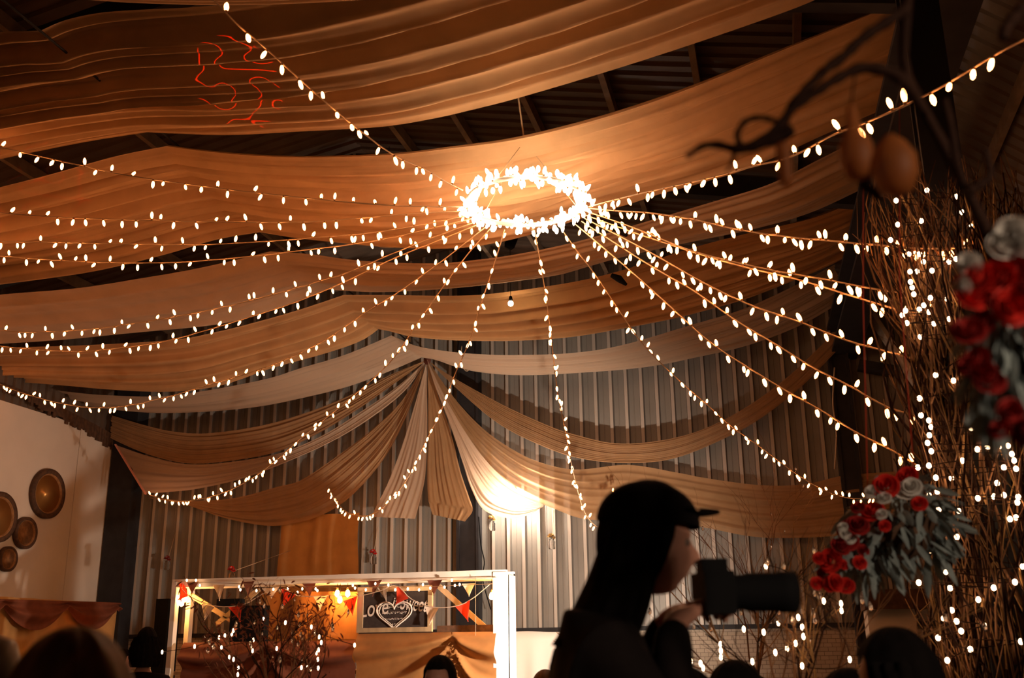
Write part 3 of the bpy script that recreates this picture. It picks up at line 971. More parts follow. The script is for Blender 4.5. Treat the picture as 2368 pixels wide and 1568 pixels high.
def text_mesh(txt, size, shear=0.0):
    cu = bpy.data.curves.new('lettering', 'FONT')
    cu.body = txt
    cu.size = size
    cu.shear = shear
    cu.extrude = .002
    cu.align_x = 'CENTER'
    cu.offset = .004 * size
    o_ = bpy.data.objects.new('tmp', cu)
    COL.objects.link(o_)
    bpy.context.view_layer.update()
    me = bpy.data.meshes.new_from_object(o_.evaluated_get(bpy.context.evaluated_depsgraph_get()))
    bpy.data.objects.remove(o_)
    return me


def lettering(txt, pos, size, tilt=0, sc=(1, 1), mat_='chalkline', parent=None):
    me = text_mesh(txt, size, .25)
    me.materials.clear()
    me.materials.append(M[mat_])
    o_ = bpy.data.objects.new('lettering', me)
    COL.objects.link(o_)
    o_.parent = parent
    o_.location = V(pos) - parent_loc(parent)
    o_.rotation_euler = (PI / 2, -tilt, 0)
    o_.scale = (sc[0], sc[1], 1)
    return o_


cx_, cz_ = (sx0 + sx1) / 2, (sz0 + sz1) / 2
lettering('Love', (sp(868, 1410).x, ys - .018, sp(868, 1424).z), .22, .12, (.95, 1.35), parent=board)
lettering('is', (sp(917, 1390).x, ys - .018, sp(917, 1399).z), .14, 0, parent=board)
lettering('Sweet', (sp(957, 1410).x, ys - .018, sp(957, 1412).z), .20, -.12, (.75, 1.35), parent=board)
hp = []
hw = (sp(955, 1420).x - sp(874, 1420).x) / 2
hcx, hcz = sp(914, 1424).x, sp(914, 1420).z
for i in range(61):
    a = 2 * PI * i / 60
    hx = 16 * math.sin(a) ** 3 / 16
    hz = (13 * math.cos(a) - 5 * math.cos(2 * a) - 2 * math.cos(3 * a) - math.cos(4 * a)) / 16
    hp.append(V((hcx + hx * hw, ys - .018, hcz + hz * hw * .82)))
MB().tube(hp, .011, 5).build('heart_outline', M['chalkline'], board)
MB().tube([hcx_ for hcx_ in [V((hcx + (p.x - hcx) * .86, p.y, hcz + (p.z - hcz) * .86)) for p in hp]], .006, 5).build('heart_outline', M['chalkline'], board)
mb = MB()
r = random.Random(3)
for row_i, (zz, w0) in enumerate(((.10, .62), (.03, .66), (-.05, .50), (-.12, .3))):
    for k in range(int(w0 * 26)):
        xx = hcx - hw * w0 + 2 * hw * w0 * k / max(1, int(w0 * 26) - 1)
        if abs(xx - hcx) < .015 and zz > .05:
            continue
        h_ = r.uniform(.015, .034)
        mb.tube([V((xx, ys - .017, hcz + zz - h_)), V((xx + r.uniform(-.004, .008), ys - .017, hcz + zz)), V((xx + .012, ys - .017, hcz + zz - h_ * r.uniform(.2, 1)))], .0035, 4)
mb.build('chalk_scribble', M['chalkline'], board)

# dark box speaker behind the left post, shelf boxes
t = thing('loudspeaker', V((at(386, 1470, 15).x, 15, 0)), 'black loudspeaker standing behind the left post of the stall', 'loudspeaker')
a, b = at(374, 1386, 15), at(402, 1386, 15)
MB().box((a.x, 14.85, .9), (b.x, 15.2, a.z)).build('cabinet', M['black'], t)
MB().tube([V(((a.x + b.x) / 2, 15.0, 0)), V(((a.x + b.x) / 2, 15.0, .9))], .03, 8).build('stand', M['black'], t)
for k_, (xa, ya, xb, yb) in enumerate(((508, 1386, 560, 1402), (540, 1402, 615, 1468))):
    a, b = sp(xa, ya, .2), sp(xb, yb, .2)
    o = MB().box((a.x, SY + .12, b.z if k_ == 0 else 1.10), (b.x, SY + .27, a.z)).build('black_box', M['black'], origin=((a.x + b.x) / 2, SY + .2, b.z))
    tag(o, ('flat black box high in the left bay of the stall', 'tall black box standing on the counter in the left bay of the stall')[k_], 'box')
# small hanging tag diamond
p = sp(1100, 1490, -.08)
t = thing('hanging_tag', p + V((0, 0, .1)), 'small dark diamond tag hanging before the stall cloth', 'tag')
MB().box((-.055, -.006, -.055), (.055, .006, .055), 0, Matrix.Translation(p) @ Matrix.Rotation(PI / 4, 4, 'Y')).build('plaque', M['dkwood'], t)
MB().tube([p + V((0, 0, .07)), V((p.x, p.y, ztop - .02))], .003, 4).build('cord', M['cable'], t)

# ================================================================== FLOODLIT TABLE + DRIED GRASS
a, b = at(1176, 1462, 15.6), at(1345, 1462, 15.6)
rows = []
zt = a.z
for v in range(16):
    row = []
    for j in range(50):
        u = j / 49
        xx = a.x + (b.x - a.x) * u
        if v < 4:
            row.append(V((xx, 16.9 - 1.3 * v / 3, zt + .01 * math.sin(7 * u))))
        else:
            s = (v - 3) / 12
            row.append(V((xx, 15.6 - .03 - .05 * s * math.sin(u * 22) - .02 * math.sin(3 * s + 5 * u), zt - zt * s)))
    rows.append(row)
tag(MB().grid(rows).build('white_tablecloth', M['sheet'], origin=((a.x + b.x) / 2, 15.6, .0)), 'white cloth over a high table glowing in the floodlight', 'tablecloth')
gb = at(1335, 1566, 12)
t = thing('dried_grass_bunch', gb, 'golden dried grass bunch beside the person in the cap', 'dried grass')
r = random.Random(9)
for k_ in range(26):
    e = at(r.uniform(1272, 1345), r.uniform(1462, 1530), 12 + r.uniform(-.1, .1))
    m_ = gb.lerp(e, .55) + V((.06, 0, .08))
    MB().tube(spline([gb, m_, e], 8), [.005, .008, .012, .016, .018, .016, .010, .003], 6).build('grass_plume', M['wheat'], t)
MB().lathe([(.10, -gb.z), (.15, -gb.z + .3), (.11, -.35), (.05, -.02), (.06, 0)], 16, Matrix.Translation(gb)).build('vase', M['whitewood'], t)

# ================================================================== HANGING FLOWER JARS ON THE END WALL
GJ = 'flower jars hanging on the end wall'


def rose_mesh(m):
    mb = MB()
    r_ = random.Random(4)
    for ring_i, (n_, rad, h, open_) in enumerate(((3, .28, .9, .1), (4, .55, .85, .25), (5, .85, .7, .5), (6, 1.0, .5, .75))):
        for k_ in range(n_):
            a0 = 2 * PI * (k_ + .5 * (ring_i % 2)) / n_ + r_.uniform(-.1, .1)
            rows = []
            for i in range(5):
                v = i / 4
                row = []
                for j in range(6):
                    u = j / 5 - .5
                    aa = a0 + u * 2 * PI / n_ * 1.35
                    rr = rad * (.35 + .65 * math.sin(PI / 2 * min(1, v * 1.15))) * (1 + open_ * .25 * v * v) - .10 * abs(u) * v
                    zz = -.55 + h * 1.15 * v - open_ * .25 * v ** 3 - .35 * (2 * u) ** 2 * v ** 2 * .5
                    row.append(V((rr * math.cos(aa), rr * math.sin(aa), zz)))
                rows.append(row)
            mb.grid(rows)
    return mb.mesh('rose', [m])


ROSE, ROSED, ROSEW = rose_mesh(M['rose']), rose_mesh(M['rosedk']), rose_mesh(M['white'])
ORROSE = rose_mesh(M['wheat'])


def flower_jar(px, py, Y, label, fm):
    p = at(px, py, Y)
    t = thing('flower_jar', p, label, 'hanging jar', GJ)
    MB().lathe([(.045, -.17), (.055, -.16), (.055, -.05), (.04, -.03), (.042, -.005)], 14, Matrix.Translation(p)).build('jar', M['glass'], t)
    put('flower', fm, t, p + V((-.02, -.02, .06)), q_to((-.2, -.5, 1)), .05)
    put('flower', fm, t, p + V((.035, -.03, .03)), q_to((.6, -.5, .6)), .035)
    MB().tube([p + V((0, 0, 0)), V((p.x, WY - .06, p.z + .55))], .004, 4).build('cord', M['cable'], t)
    lf = MB()
    for k_ in range(7):
        a_ = k_ * .9
        e = p + V((.07 * math.cos(a_), .05 * math.sin(a_) - .02, .02 + .02 * (k_ % 3)))
        lf.tube([p, p.lerp(e, .5) + V((0, 0, .03)), e], [.004, .014, .002], 5)
    lf.build('leaves', M['leaf'], t)
    return t


flower_jar(388, 1296, 17.05, 'hanging jar with dark leaves on the end wall beside the left column', ROSED)
flower_jar(537, 1322, 15.0, 'hanging jar with a bright red flower just above the left bay of the stall', ROSE)
flower_jar(864, 1282, 17.05, 'hanging jar with a red flower right of the hanging cloth panel', ROSE)
flower_jar(1138, 1204, 16.9, 'hanging jar with an orange flower under the glowing swag, beside the middle column', ORROSE)
flower_jar(1276, 1246, 17.0, 'hanging jar with a yellow flower on the floodlit part of the end wall', ORROSE)
tag(MB().tube(spline([at(1107, 1195, 17.0), at(1112, 1260, 17.0), at(1120, 1300, 17), at(1116, 1340, 17), at(1135, 1410, 17)], 30), .01, 5).build('loose_cable', M['black'], origin=at(1112, 1260, 17)), 'loose black cable hanging beside the middle column', 'cable')
tag(MB().tube(spline([at(1068, 800, 16.9), at(1065, 835, 16.9), at(1078, 858, 16.9), at(1090, 848, 16.9)], 20), .01, 5).build('loose_cable', M['cable'], origin=at(1068, 830, 16.9)), 'pale cable loop hanging below the narrow drape beside the middle column', 'cable')
tag(MB().tube(spline([at(1930, 850, 16.8), at(1926, 930, 16.8), at(1934, 1000, 16.8), at(1930, 1085, 16.8)], 20), .014, 5).build('loose_cable', M['cable'], origin=at(1930, 930, 16.8)), 'pale cord hanging down the dark right column', 'cable')

# ================================================================== LEFT BOOTH SWAG
lx = XL + .5
rows = []
for i in range(26):
    v = i / 25
    row = []
    for j in range(80):
        u = j / 79
        px = -60 + 330 * u
        top_ = atX(px, 1384 + 10 * u, lx)
        s = ((px - 0) / 150 if px < 150 else (px - 150) / 115)
        s = s - math.floor(s)
        sag = 4 * s * (1 - s)
        z = top_.z - v * (.10 + .36 * sag)
        row.append(V((lx + .05 + .09 * sag * math.sin(PI * v) + .04 * math.sin(11 * v + 2 * sag) + .05 * v, top_.y, z)))
    rows.append(row)
tag(MB().grid(rows).build('rust_swag', M['redswag'], origin=atX(120, 1400, lx)), 'rust red swag looped along the foot of the white wall panel', 'swag')
MBb = MB()
a, b = atX(-60, 1400, lx - .06), atX(268, 1400, lx - .06)
rows = []
for i in range(12):
    row = []
    for j in range(60):
        u = j / 59
        row.append(V((lx - .05 + .03 * math.sin(40 * u + i * .2), a.y + (b.y - a.y) * u, (2.2 - 2.0 * i / 11))))
    rows.append(row)
tag(MB().grid(rows).build('booth_curtain', M['amber'], origin=(lx, a.y, 0)), 'orange lit curtain hanging behind the rust red swag', 'curtain')
p = atX(215, 1492, lx + .5)  # lamp added out of sight behind the heads for the orange glow
t = thing('added_curtain_lamp', V((p.x, p.y, p.z - .35)), 'added orange lamp low behind the auburn head, making the curtain glow', 'lamp')
MB().ball(p - V((0, 0, .12)), .05, 10, 8).build('bulb', M['warm'], t)  # bulb of the added curtain lamp
MB().lathe([(.16, -.14), (.10, .10)], 18, Matrix.Translation(p)).build('shade', M['swag'], t)
MB().tube([p - V((0, 0, .15)), V((p.x, p.y, .8))], .02, 8).build('stem', M['gold'], t)
MB().lathe([(.12, .76), (.12, .79), (.03, .82)], 16, Matrix.Translation((p.x, p.y, 0))).build('base', M['gold'], t)
tb = thing('side_table', V((p.x, p.y, 0)), 'small dark table under the added orange lamp by the left wall', 'table')
MB().lathe([(.35, .72), (.35, .76)], 24, Matrix.Translation((p.x, p.y, 0))).build('top', M['dkwood'], tb)
MB().tube([V((p.x, p.y, 0)), V((p.x, p.y, .72))], .05, 10).build('leg', M['dkwood'], tb)

# ================================================================== TWIG PILLAR
PY_ = 6.7
pc = at(2262, 1000, PY_)
PX_ = pc.x
mb = MB().box((PX_ - .1, PY_ - .08, 0), (PX_ + .1, PY_ + .08, 5.8)).box((PX_ - .12, PY_ - .1, 0), (PX_ + .12, PY_ - .08, 5.8)).box((PX_ - .12, PY_ + .08, 0), (PX_ + .12, PY_ + .1, 5.8))
struct(mb.build('column_near', M['steel']))
pil = thing('twig_pillar', V((PX_, PY_, 0)), 'tall pillar of dry twigs wrapped in tiny lights at the right', 'twig pillar')
r = random.Random(21)


def twigs(n_, rmin, rmax, zlo, zhi, th, lean=.25, curl=.08):
    mb = MB()
    for _ in range(n_):
        a_ = r.uniform(0, 2 * PI)
        rr = r.uniform(rmin, rmax)
        z = r.uniform(zlo, zhi)
        L_ = r.uniform(.6, 1.5)
        z = max(0.01, min(z, zhi + .15 - L_))
        p_ = V((PX_ + rr * math.cos(a_), PY_ + rr * math.sin(a_), z))
        d = V((r.gauss(0, lean), r.gauss(0, lean), 1)).normalized()
        pts_ = []
        for i in range(7):
            pts_.append(p_.copy())
            p_ = p_ + d * (L_ / 6)
            d = (d + V((r.gauss(0, curl), r.gauss(0, curl), 0))).normalized()
            q = V((p_.x - PX_, p_.y - PY_, 0))
            if q.length > rmax * 1.15:
                d = (d - q * .5).normalized()
        t0 = th * r.uniform(.5, 1.4)
        mb.tube(pts_, [t0 * (1 - .7 * i / 6) for i in range(7)], 5)
        if r.random() < .6:
            s_ = pts_[r.randint(2, 5)]
            e = s_ + V((r.gauss(0, .09), r.gauss(0, .09), r.uniform(.08, .25)))
            mb.tube([s_, s_.lerp(e, .5) + V((.01, 0, .02)), e], [t0 * .5, t0 * .35, t0 * .15], 4)
    return mb


tag(twigs(460, .13, .34, 0, 4.0, .010).build('dark_twigs', M['darktwig'], pil), kind='stuff')
tag(twigs(380, .16, .36, 0, 4.1, .008).build('brown_twigs', M['twig'], pil), kind='stuff')
tag(twigs(190, .2, .38, 0, 4.15, .007).build('golden_twigs', M['goldtwig'], pil), kind='stuff')
z6 = [(490, 50), (497, 142), (540, 170), (552, 205), (542, 250), (533, 292), (553, 337), (540, 415), (480, 425), (578, 480), (662, 483), (585, 555), (540, 575), (490, 652), (545, 655), (592, 655), (702, 662), (575, 768), (562, 800), (692, 802), (615, 838), (547, 877), (600, 980), (632, 990), (485, 1050), (655, 1080), (808, 1142), (892, 1078), (1007, 1047), (664, 1200), (620, 1243), (690, 1260), (840, 1280), (715, 1313), (590, 1350), (765, 1412), (1040, 1370), (640, 1472), (770, 213), (847, 240), (812, 182), (887, 182), (803, 327), (858, 313), (922, 310), (970, 307), (722, 388), (947, 425), (990, 352), (1002, 387), (1013, 432), (910, 510), (806, 592), (947, 575), (1025, 585), (980, 705), (1013, 697), (1020, 615), (893, 583), (1050, 963)]
z7 = [(403, 167), (590, 105), (765, 143), (800, 237), (855, 322), (555, 290), (413, 312), (370, 405), (480, 490), (545, 490), (568, 537), (620, 590), (487, 597), (530, 595), (490, 658), (500, 693), (510, 733), (610, 755), (712, 762), (570, 800), (543, 825), (600, 840), (460, 832), (440, 860), (468, 907), (632, 910), (725, 883), (765, 520), (722, 537), (550, 990), (642, 1222), (750, 1255), (1000, 1280), (545, 1362), (820, 940), (910, 960), (883, 1045)]
fpx = [(1918 + a / 2.347, 900 + b / 2.347) for a, b in z6] + [(1918 + a / 2.613, 400 + b / 2.613) for a, b in z7]
fpx.sort(key=lambda q: q[1])
fpx = fpx[:100]
FL2 = MB().ball((0, 0, 0), .0135, 8, 6, (1, 1, 1.2)).mesh('bulb', [M['fairy']])
fs = thing('fairy_light_string', V((PX_, PY_ - .4, 3.9)), 'long string of tiny white lights wound around the twig pillar', 'fairy lights')
fpts = [at(px, py, PY_ - .33 + r.uniform(-.06, .06)) for px, py in fpx]
MB().tube(spline(fpts, 500), .0035, 4).build('cable', M['darktwig'], fs)
for p in fpts:
    put('bulb', FL2, fs, p)


# ================================================================== FOLIAGE HELPERS
def leaves(n_, center, rx, ry, rz, size, rnd_, droop=.6):
    mb = MB()
    for _ in range(n_):
        while True:
            q = V((rnd_.uniform(-1, 1), rnd_.uniform(-1, 1), rnd_.uniform(-1, 1)))
            if .3 < q.length < 1:
                break
        p_ = V(center) + V((q.x * rx, q.y * ry, q.z * rz))
        d = (V((q.x, q.y, q.z * .4 - droop)) + V((rnd_.gauss(0, .3), rnd_.gauss(0, .3), rnd_.gauss(0, .3)))).normalized()
        s_ = d.cross(V((rnd_.gauss(0, 1), rnd_.gauss(0, 1), 1)))
        s_ = s_.normalized()
        nn = d.cross(s_)
        L_ = size * rnd_.uniform(.6, 1.3)
        W_ = L_ * rnd_.uniform(.22, .34)
        rows = []
        for i, (t_, w_) in enumerate(((0, .15), (.3, .9), (.65, 1), (.9, .5), (1, .05))):
            c_ = p_ + d * (L_ * t_) - V((0, 0, L_ * .25 * t_ * t_))
            rows.append([c_ - s_ * (W_ * w_ / 2) + nn * (W_ * .12 * w_), c_, c_ + s_ * (W_ * w_ / 2) + nn * (W_ * .12 * w_)])
        mb.grid(rows)
    return mb


# ---- hanging flower basket (right of centre)
HB = at(2072, 1215, 3.9)
basket = thing('hanging_flower_basket', HB, 'hanging basket of red and white flowers with grey green leaves on red cords', 'flower basket')
r = random.Random(31)
bl_ = leaves(210, at(2075, 1215, 3.9), .20, .16, .13, .085, r, .5)
for q in leaves(110, at(2010, 1270, 3.85), .15, .13, .10, .08, r, .7).__dict__['v'][:0]:
    pass
l2 = leaves(120, at(1995, 1275, 3.88), .13, .13, .085, .08, r, .7)
b0 = len(bl_.v)
bl_.add(l2.v, l2.f)
l3 = leaves(60, at(2115, 1150, 3.9), .09, .1, .07, .07, r, .5)
bl_.add(l3.v, l3.f)
tag(bl_.build('foliage', M['leaf'], basket), kind='stuff')
MB().lathe([(.05, -.14), (.13, -.10), (.17, 0), (.15, .01)], 16, Matrix.Translation(at(2060, 1210, 3.95))).build('basket', M['dkwood'], basket)
fr_ = [(2048, 1122, 'r', .040), (2096, 1100, 'r', .034), (2018, 1180, 'r', .036), (1985, 1212, 'd', .034), (1958, 1220, 'd', .034), (1965, 1250, 'd', .030), (1990, 1300, 'r', .022), (1918, 1296, 'r', .036), (1895, 1290, 'r', .020), (1945, 1262, 'd', .030),
       (2046, 1216, 'r', .018), (1936, 1346, 'r', .028), (1920, 1350, 'r', .024), (1956, 1352, 'r', .028), (1890, 1348, 'r', .020), (1905, 1322, 'd', .024), (1952, 1304, 'r', .018), (2126, 1163, 'r', .024), (1998, 1272, 'd', .02), (1984, 1172, 'd', .022),
       (2016, 1136, 'w', .024), (2030, 1142, 'w', .022), (2090, 1132, 'w', .032), (2108, 1124, 'w', .030), (2044, 1150, 'w', .022), (2038, 1188, 'w', .018), (1956, 1232, 'w', .018), (1966, 1244, 'w', .018), (1948, 1218, 'w', .016)]
for px, py, k_, s_ in fr_:
    p = at(px, py, 3.72 + r.uniform(-.04, .04))
    put({'r': 'red_rose', 'd': 'dark_red_rose', 'w': 'white_flower'}[k_], {'r': ROSE, 'd': ROSED, 'w': ROSEW}[k_], basket, p, q_to((r.gauss(0, .4), -1, r.uniform(0, .8))), s_)
for a, b in (((1996, 700), (2008, 1200)), ((2080, 640), (2116, 1130))):
    MB().tube([at(a[0], a[1] - 400, 3.9), at(a[0], a[1], 3.9), at(b[0], b[1], 3.9)], .0018, 5).build('cord', M['redcord'], basket)

# ---- foreground branch tree and bouquet at the right edge
BY = 1.75
base_b = at(2420, 1568, BY)
tree = thing('branch_tree', V((base_b.x, base_b.y, .0)), 'dark bare branch reaching over the upper right corner, out of focus', 'branch')


def bpath(pts, r0_, r1_, Y0=BY, Y1=None, n_=None):
    m_ = len(pts)
    Y1 = Y1 or Y0
    c_ = spline([at(px, py, Y0 + (Y1 - Y0) * i / (m_ - 1)) for i, (px, py) in enumerate(pts)], n_ or max(12, m_ * 4))
    k_ = len(c_)
    mb = MB().tube(c_, [(r0_ + (r1_ - r0_) * i / (k_ - 1)) * (1 + .12 * math.sin(i * 1.7)) for i in range(k_)], 8)
    return mb


tk = bpath([(2436, 2700), (2434, 2000), (2428, 1500), (2420, 1300), (2385, 900), (2330, 680), (2290, 555), (2240, 450), (2200, 370), (2150, 280), (2115, 220), (2090, 150), (2092, 60), (2105, -60)], .016, .008, BY + .05, 1.5)
tk.build('trunk', M['darktwig'], tree)
for pts, a, b, Y0, Y1 in (([(2118, 225), (2085, 185), (2050, 165), (1990, 158), (1930, 185), (1870, 225), (1830, 255), (1790, 300), (1745, 330), (1700, 345)], .010, .005, 1.5, 1.42),
                          ([(2100, 20), (2060, 45), (2000, 85), (1940, 140), (1905, 165), (1870, 200), (1830, 245), (1812, 285), (1770, 320), (1720, 345)], .009, .006, 1.5, 1.45),
                          ([(1830, 300), (1770, 330), (1710, 345), (1660, 335), (1625, 338), (1588, 362)], .010, .004, 1.43, 1.4),
                          ([(1712, 340), (1705, 310), (1725, 280), (1760, 272), (1800, 282)], .005, .004, 1.42, 1.42),
                          ([(1700, 345), (1695, 370), (1680, 395)], .004, .002, 1.42, 1.42),
                          ([(1900, 165), (1925, 140), (1955, 120)], .004, .003, 1.45, 1.45),
                          ([(2238, 445), (2270, 425), (2290, 405), (2284, 372), (2280, 345)], .008, .005, 1.6, 1.6),
                          ([(2230, 430), (2212, 380), (2200, 300), (2185, 230)], .008, .005, 1.6, 1.55),
                          ([(2040, 455), (2000, 430), (2010, 400), (2060, 370), (2120, 350)], .008, .006, 1.5, 1.5),
                          ([(2368, 20), (2330, 60), (2320, 90)], .012, .008, 1.6, 1.6)):
    bpath(pts, a, b, Y0, Y1).build('branch', M['darktwig'], tree)
GO = 'amber ornaments hanging from the dark branch'


def ornament(px, py, Y, prof, label, top_px):
    p = at(px, py, Y)
    t = thing('hanging_ornament', p, label, 'ornament', GO)
    MB().lathe(prof, 18, Matrix.Translation(p)).build('body', M['orangeo'], t)
    q = at(top_px[0], top_px[1], Y)
    MB().tube([p + V((0, 0, prof[-1][1])), q], .0015, 4).build('cord', M['darktwig'], t)


ornament(1980, 350, 1.45, [(.004, -.045), (.016, -.040), (.025, -.015), (.024, .008), (.012, .035), (.007, .065), (.005, .075)], 'amber bottle shaped ornament hanging from the dark branch, out of focus', (1978, 165))
ornament(2068, 385, 1.45, [(.004, -.045), (.022, -.038), (.032, -.012), (.032, .012), (.020, .035), (.006, .05)], 'rounded amber ornament hanging nearest the trunk of the dark branch', (2085, 180))
ornament(1812, 360, 1.45, [(.003, -.05), (.010, -.04), (.011, 0), (.010, .04), (.003, .055)], 'slim amber ornament hanging farthest left on the dark branch', (1812, 270))

BQ = at(2330, 760, 1.7)
bq = thing('flower_bouquet', BQ, 'bouquet of red and white roses with trailing leaves at the right edge', 'bouquet')
r = random.Random(41)
fo = leaves(150, at(2325, 760, 1.72), .065, .06, .09, .045, r, 1.0)
f2 = leaves(110, at(2310, 890, 1.72), .05, .05, .07, .045, r, 1.2)
fo.add(f2.v, f2.f)
f3 = leaves(70, at(2390, 800, 1.74), .05, .05, .16, .05, r, 1.0)
fo.add(f3.v, f3.f)
tag(fo.build('foliage', M['leaf'], bq), kind='stuff')
for px, py, k_, s_ in ((2252, 640, 'r', .028), (2250, 685, 'r', .022), (2306, 640, 'r', .027), (2318, 680, 'r', .020), (2346, 705, 'r', .028), (2360, 600, 'd', .030), (2365, 660, 'd', .026), (2336, 628, 'd', .024), (2240, 760, 'd', .024), (2268, 745, 'd', .018),
                       (2340, 545, 'w', .028), (2322, 565, 'w', .022), (2372, 560, 'w', .026), (2238, 610, 'w', .018), (2224, 665, 'w', .014), (2255, 830, 'd', .020), (2275, 855, 'd', .018), (2236, 845, 'd', .014), (2290, 875, 'd', .022), (2340, 950, 'd', .018), (2310, 990, 'd', .015), (2366, 1000, 'd', .018)):
    p = at(px, py, 1.64 + r.uniform(-.01, .01))
    put({'r': 'red_rose', 'd': 'dark_red_rose', 'w': 'white_rose'}[k_], {'r': ROSE, 'd': ROSED, 'w': ROSEW}[k_], bq, p, q_to((r.gauss(-.3, .4), -1, r.uniform(-.2, .8))), s_)
MB().tube([at(2400, 560, 1.76), at(2330, 700, 1.75), at(2320, 900, 1.75)], .008, 6).build('stem', M['darktwig'], bq)

# ================================================================== TWIG CENTREPIECES
def branchy(mb, p_, d, L_, rad, depth, rnd_, spread=.5):
    pts_ = [p_.copy()]
    q = p_.copy()
    for i in range(5):
        d = (d + V((rnd_.gauss(0, .12), rnd_.gauss(0, .12), .03))).normalized()
        q = q + d * (L_ / 5)
        pts_.append(q.copy())
    mb.tube(pts_, [rad * (1 - .5 * i / 5) for i in range(6)], 5)
    ends = [pts_[-1]]
    if depth > 0:
        for k_ in range(rnd_.randint(2, 3)):
            s_ = pts_[rnd_.randint(2, 5)]
            nd = (d + V((rnd_.gauss(0, spread), rnd_.gauss(0, spread), rnd_.uniform(-.1, .4)))).normalized()
            ends += branchy(mb, s_, nd, L_ * rnd_.uniform(.5, .75), rad * .55, depth - 1, rnd_, spread)
    return ends


DROP = MB().lathe([(.001, -.03), (.007, -.022), (.008, -.012), (.002, .004)], 8).mesh('crystal_drop', [M['glass']])
TBULB = MB().ball((0, 0, 0), .007, 6, 5, (1, 1, 2.0)).mesh('bulb', [M['fairy']])


def centrepiece(px0, px1, pytop, Y, label, tlabel, seed, mtw, nst=9, ndrop=26, lights=(), dark_leaves=0):
    rnd_ = random.Random(seed)
    c_ = at((px0 + px1) / 2, 1560, Y)
    tb = thing('guest_table', V((c_.x, c_.y, 0)), tlabel, 'table')
    MB().lathe([(.80, .0), (.80, .70), (.78, .745), (.4, .75)], 32, Matrix.Translation((c_.x, c_.y, 0))).build('tablecloth', M['sheet'], tb)
    t = thing('twig_centrepiece', V((c_.x, c_.y, .75)), label, 'centrepiece')
    MB().lathe([(.10, .75), (.09, .77), (.05, .82), (.045, 1.0), (.07, 1.10), (.06, 1.11)], 16, Matrix.Translation((c_.x, c_.y, 0))).build('vase', M['glass'], t)
    top_ = at((px0 + px1) / 2, pytop, Y).z
    halfw = (at(px1, 1500, Y).x - at(px0, 1500, Y).x) / 2
    ends = []
    for k_ in range(nst):
        mb = MB()
        dirx = (k_ / (nst - 1) - .5) * 2
        d = V((dirx * halfw / (top_ - .9) * 1.1, rnd_.gauss(0, .2), 1)).normalized()
        ends += branchy(mb, V((c_.x, c_.y, .85)), d, (top_ - .85) * rnd_.uniform(.6, .85), .009, 3, rnd_)
        mb.build('branch', M[mtw[k_ % len(mtw)]], t)
    for k_ in range(ndrop):
        e = rnd_.choice(ends)
        o_ = put('crystal_drop', DROP, t, e - V((0, 0, .05)), None, rnd_.uniform(.8, 1.5))
    if dark_leaves:
        mb = MB()
        for e in ends:
            l_ = leaves(dark_leaves, e, .05, .05, .05, .04, rnd_, .3)
            mb.add(l_.v, l_.f)
        tag(mb.build('leaves', M['redswag'], t), kind='stuff')
    if lights:
        ls = thing('fairy_light_string', at(lights[0][0], lights[0][1], Y - .1), 'tiny lights twined through the ' + ('leafy twig centrepiece before the stall' if seed == 51 else 'bare twig centrepiece below the flower basket'), 'fairy lights')
        lp = [at(x_, y_, Y - .15 + rnd_.uniform(-.1, .2)) for x_, y_ in lights]
        MB().tube(spline(lp, 120), .002, 4).build('cable', M['darktwig'], ls)
        for p_ in lp:
            put('bulb', TBULB, ls, p_)
    return t


centrepiece(480, 790, 1455, 6.6, 'leafy twig centrepiece with crystal drops in front of the stall', 'guest table under the leafy twig centrepiece', 51, ['twig', 'darktwig'], 10, 40,
            [(375, 1508), (450, 1495), (507, 1474), (520, 1470), (536, 1466), (540, 1458), (586, 1480), (512, 1498), (530, 1520), (540, 1525), (551, 1545), (550, 1560), (584, 1505), (660, 1440), (720, 1450), (738, 1473), (743, 1486), (737, 1503), (732, 1510), (735, 1525), (697, 1544), (711, 1544), (736, 1545), (640, 1500), (610, 1430), (820, 1492)], dark_leaves=3)
centrepiece(1640, 2010, 1370, 5.2, 'bare twig centrepiece with crystal drops below the hanging flower basket', 'guest table under the bare twig centrepiece', 52, ['darktwig', 'twig', 'goldtwig'], 12, 36,
            [(1600, 1529), (1620, 1534), (1626, 1545), (1666, 1490), (1667, 1505), (1667, 1520), (1740, 1530), (1793, 1509), (1840, 1488), (1858, 1472), (1855, 1450), (1846, 1428), (1820, 1500), (1800, 1440), (1766, 1462), (1771, 1309), (1945, 1396), (1946, 1412), (1905, 1390), (1965, 1525), (1855, 1540), (1720, 1455)])
centrepiece(1690, 1800, 1205, 9.0, 'tall slim twig centrepiece with a pale blossom below the broad sheer swag', 'guest table under the tall slim twig centrepiece', 53, ['goldtwig', 'twig'], 6, 8)
p = at(1738, 1262, 8.9)
o = bpy.data.objects.new('blossom', ROSEW)
for k_ in range(3):
    pass

# ================================================================== RIGHT HAND SHELF AND WHITE CABINET
a, b = at(2005, 1410, 9.5), at(2116, 1410, 9.5)
cab = thing('white_cabinet', V(((a.x + b.x) / 2, 9.7, 0)), 'white cabinet with a dark top board beneath the hanging flower basket', 'cabinet')
MB().box((a.x, 9.5, .0), (b.x, 9.95, a.z)).build('body', M['whitewood'], cab)
c = at(2140, 1362, 9.5)
MB().box((a.x - .02, 9.42, a.z), (c.x, 9.98, c.z)).build('top_board', M['dkwood'], cab)

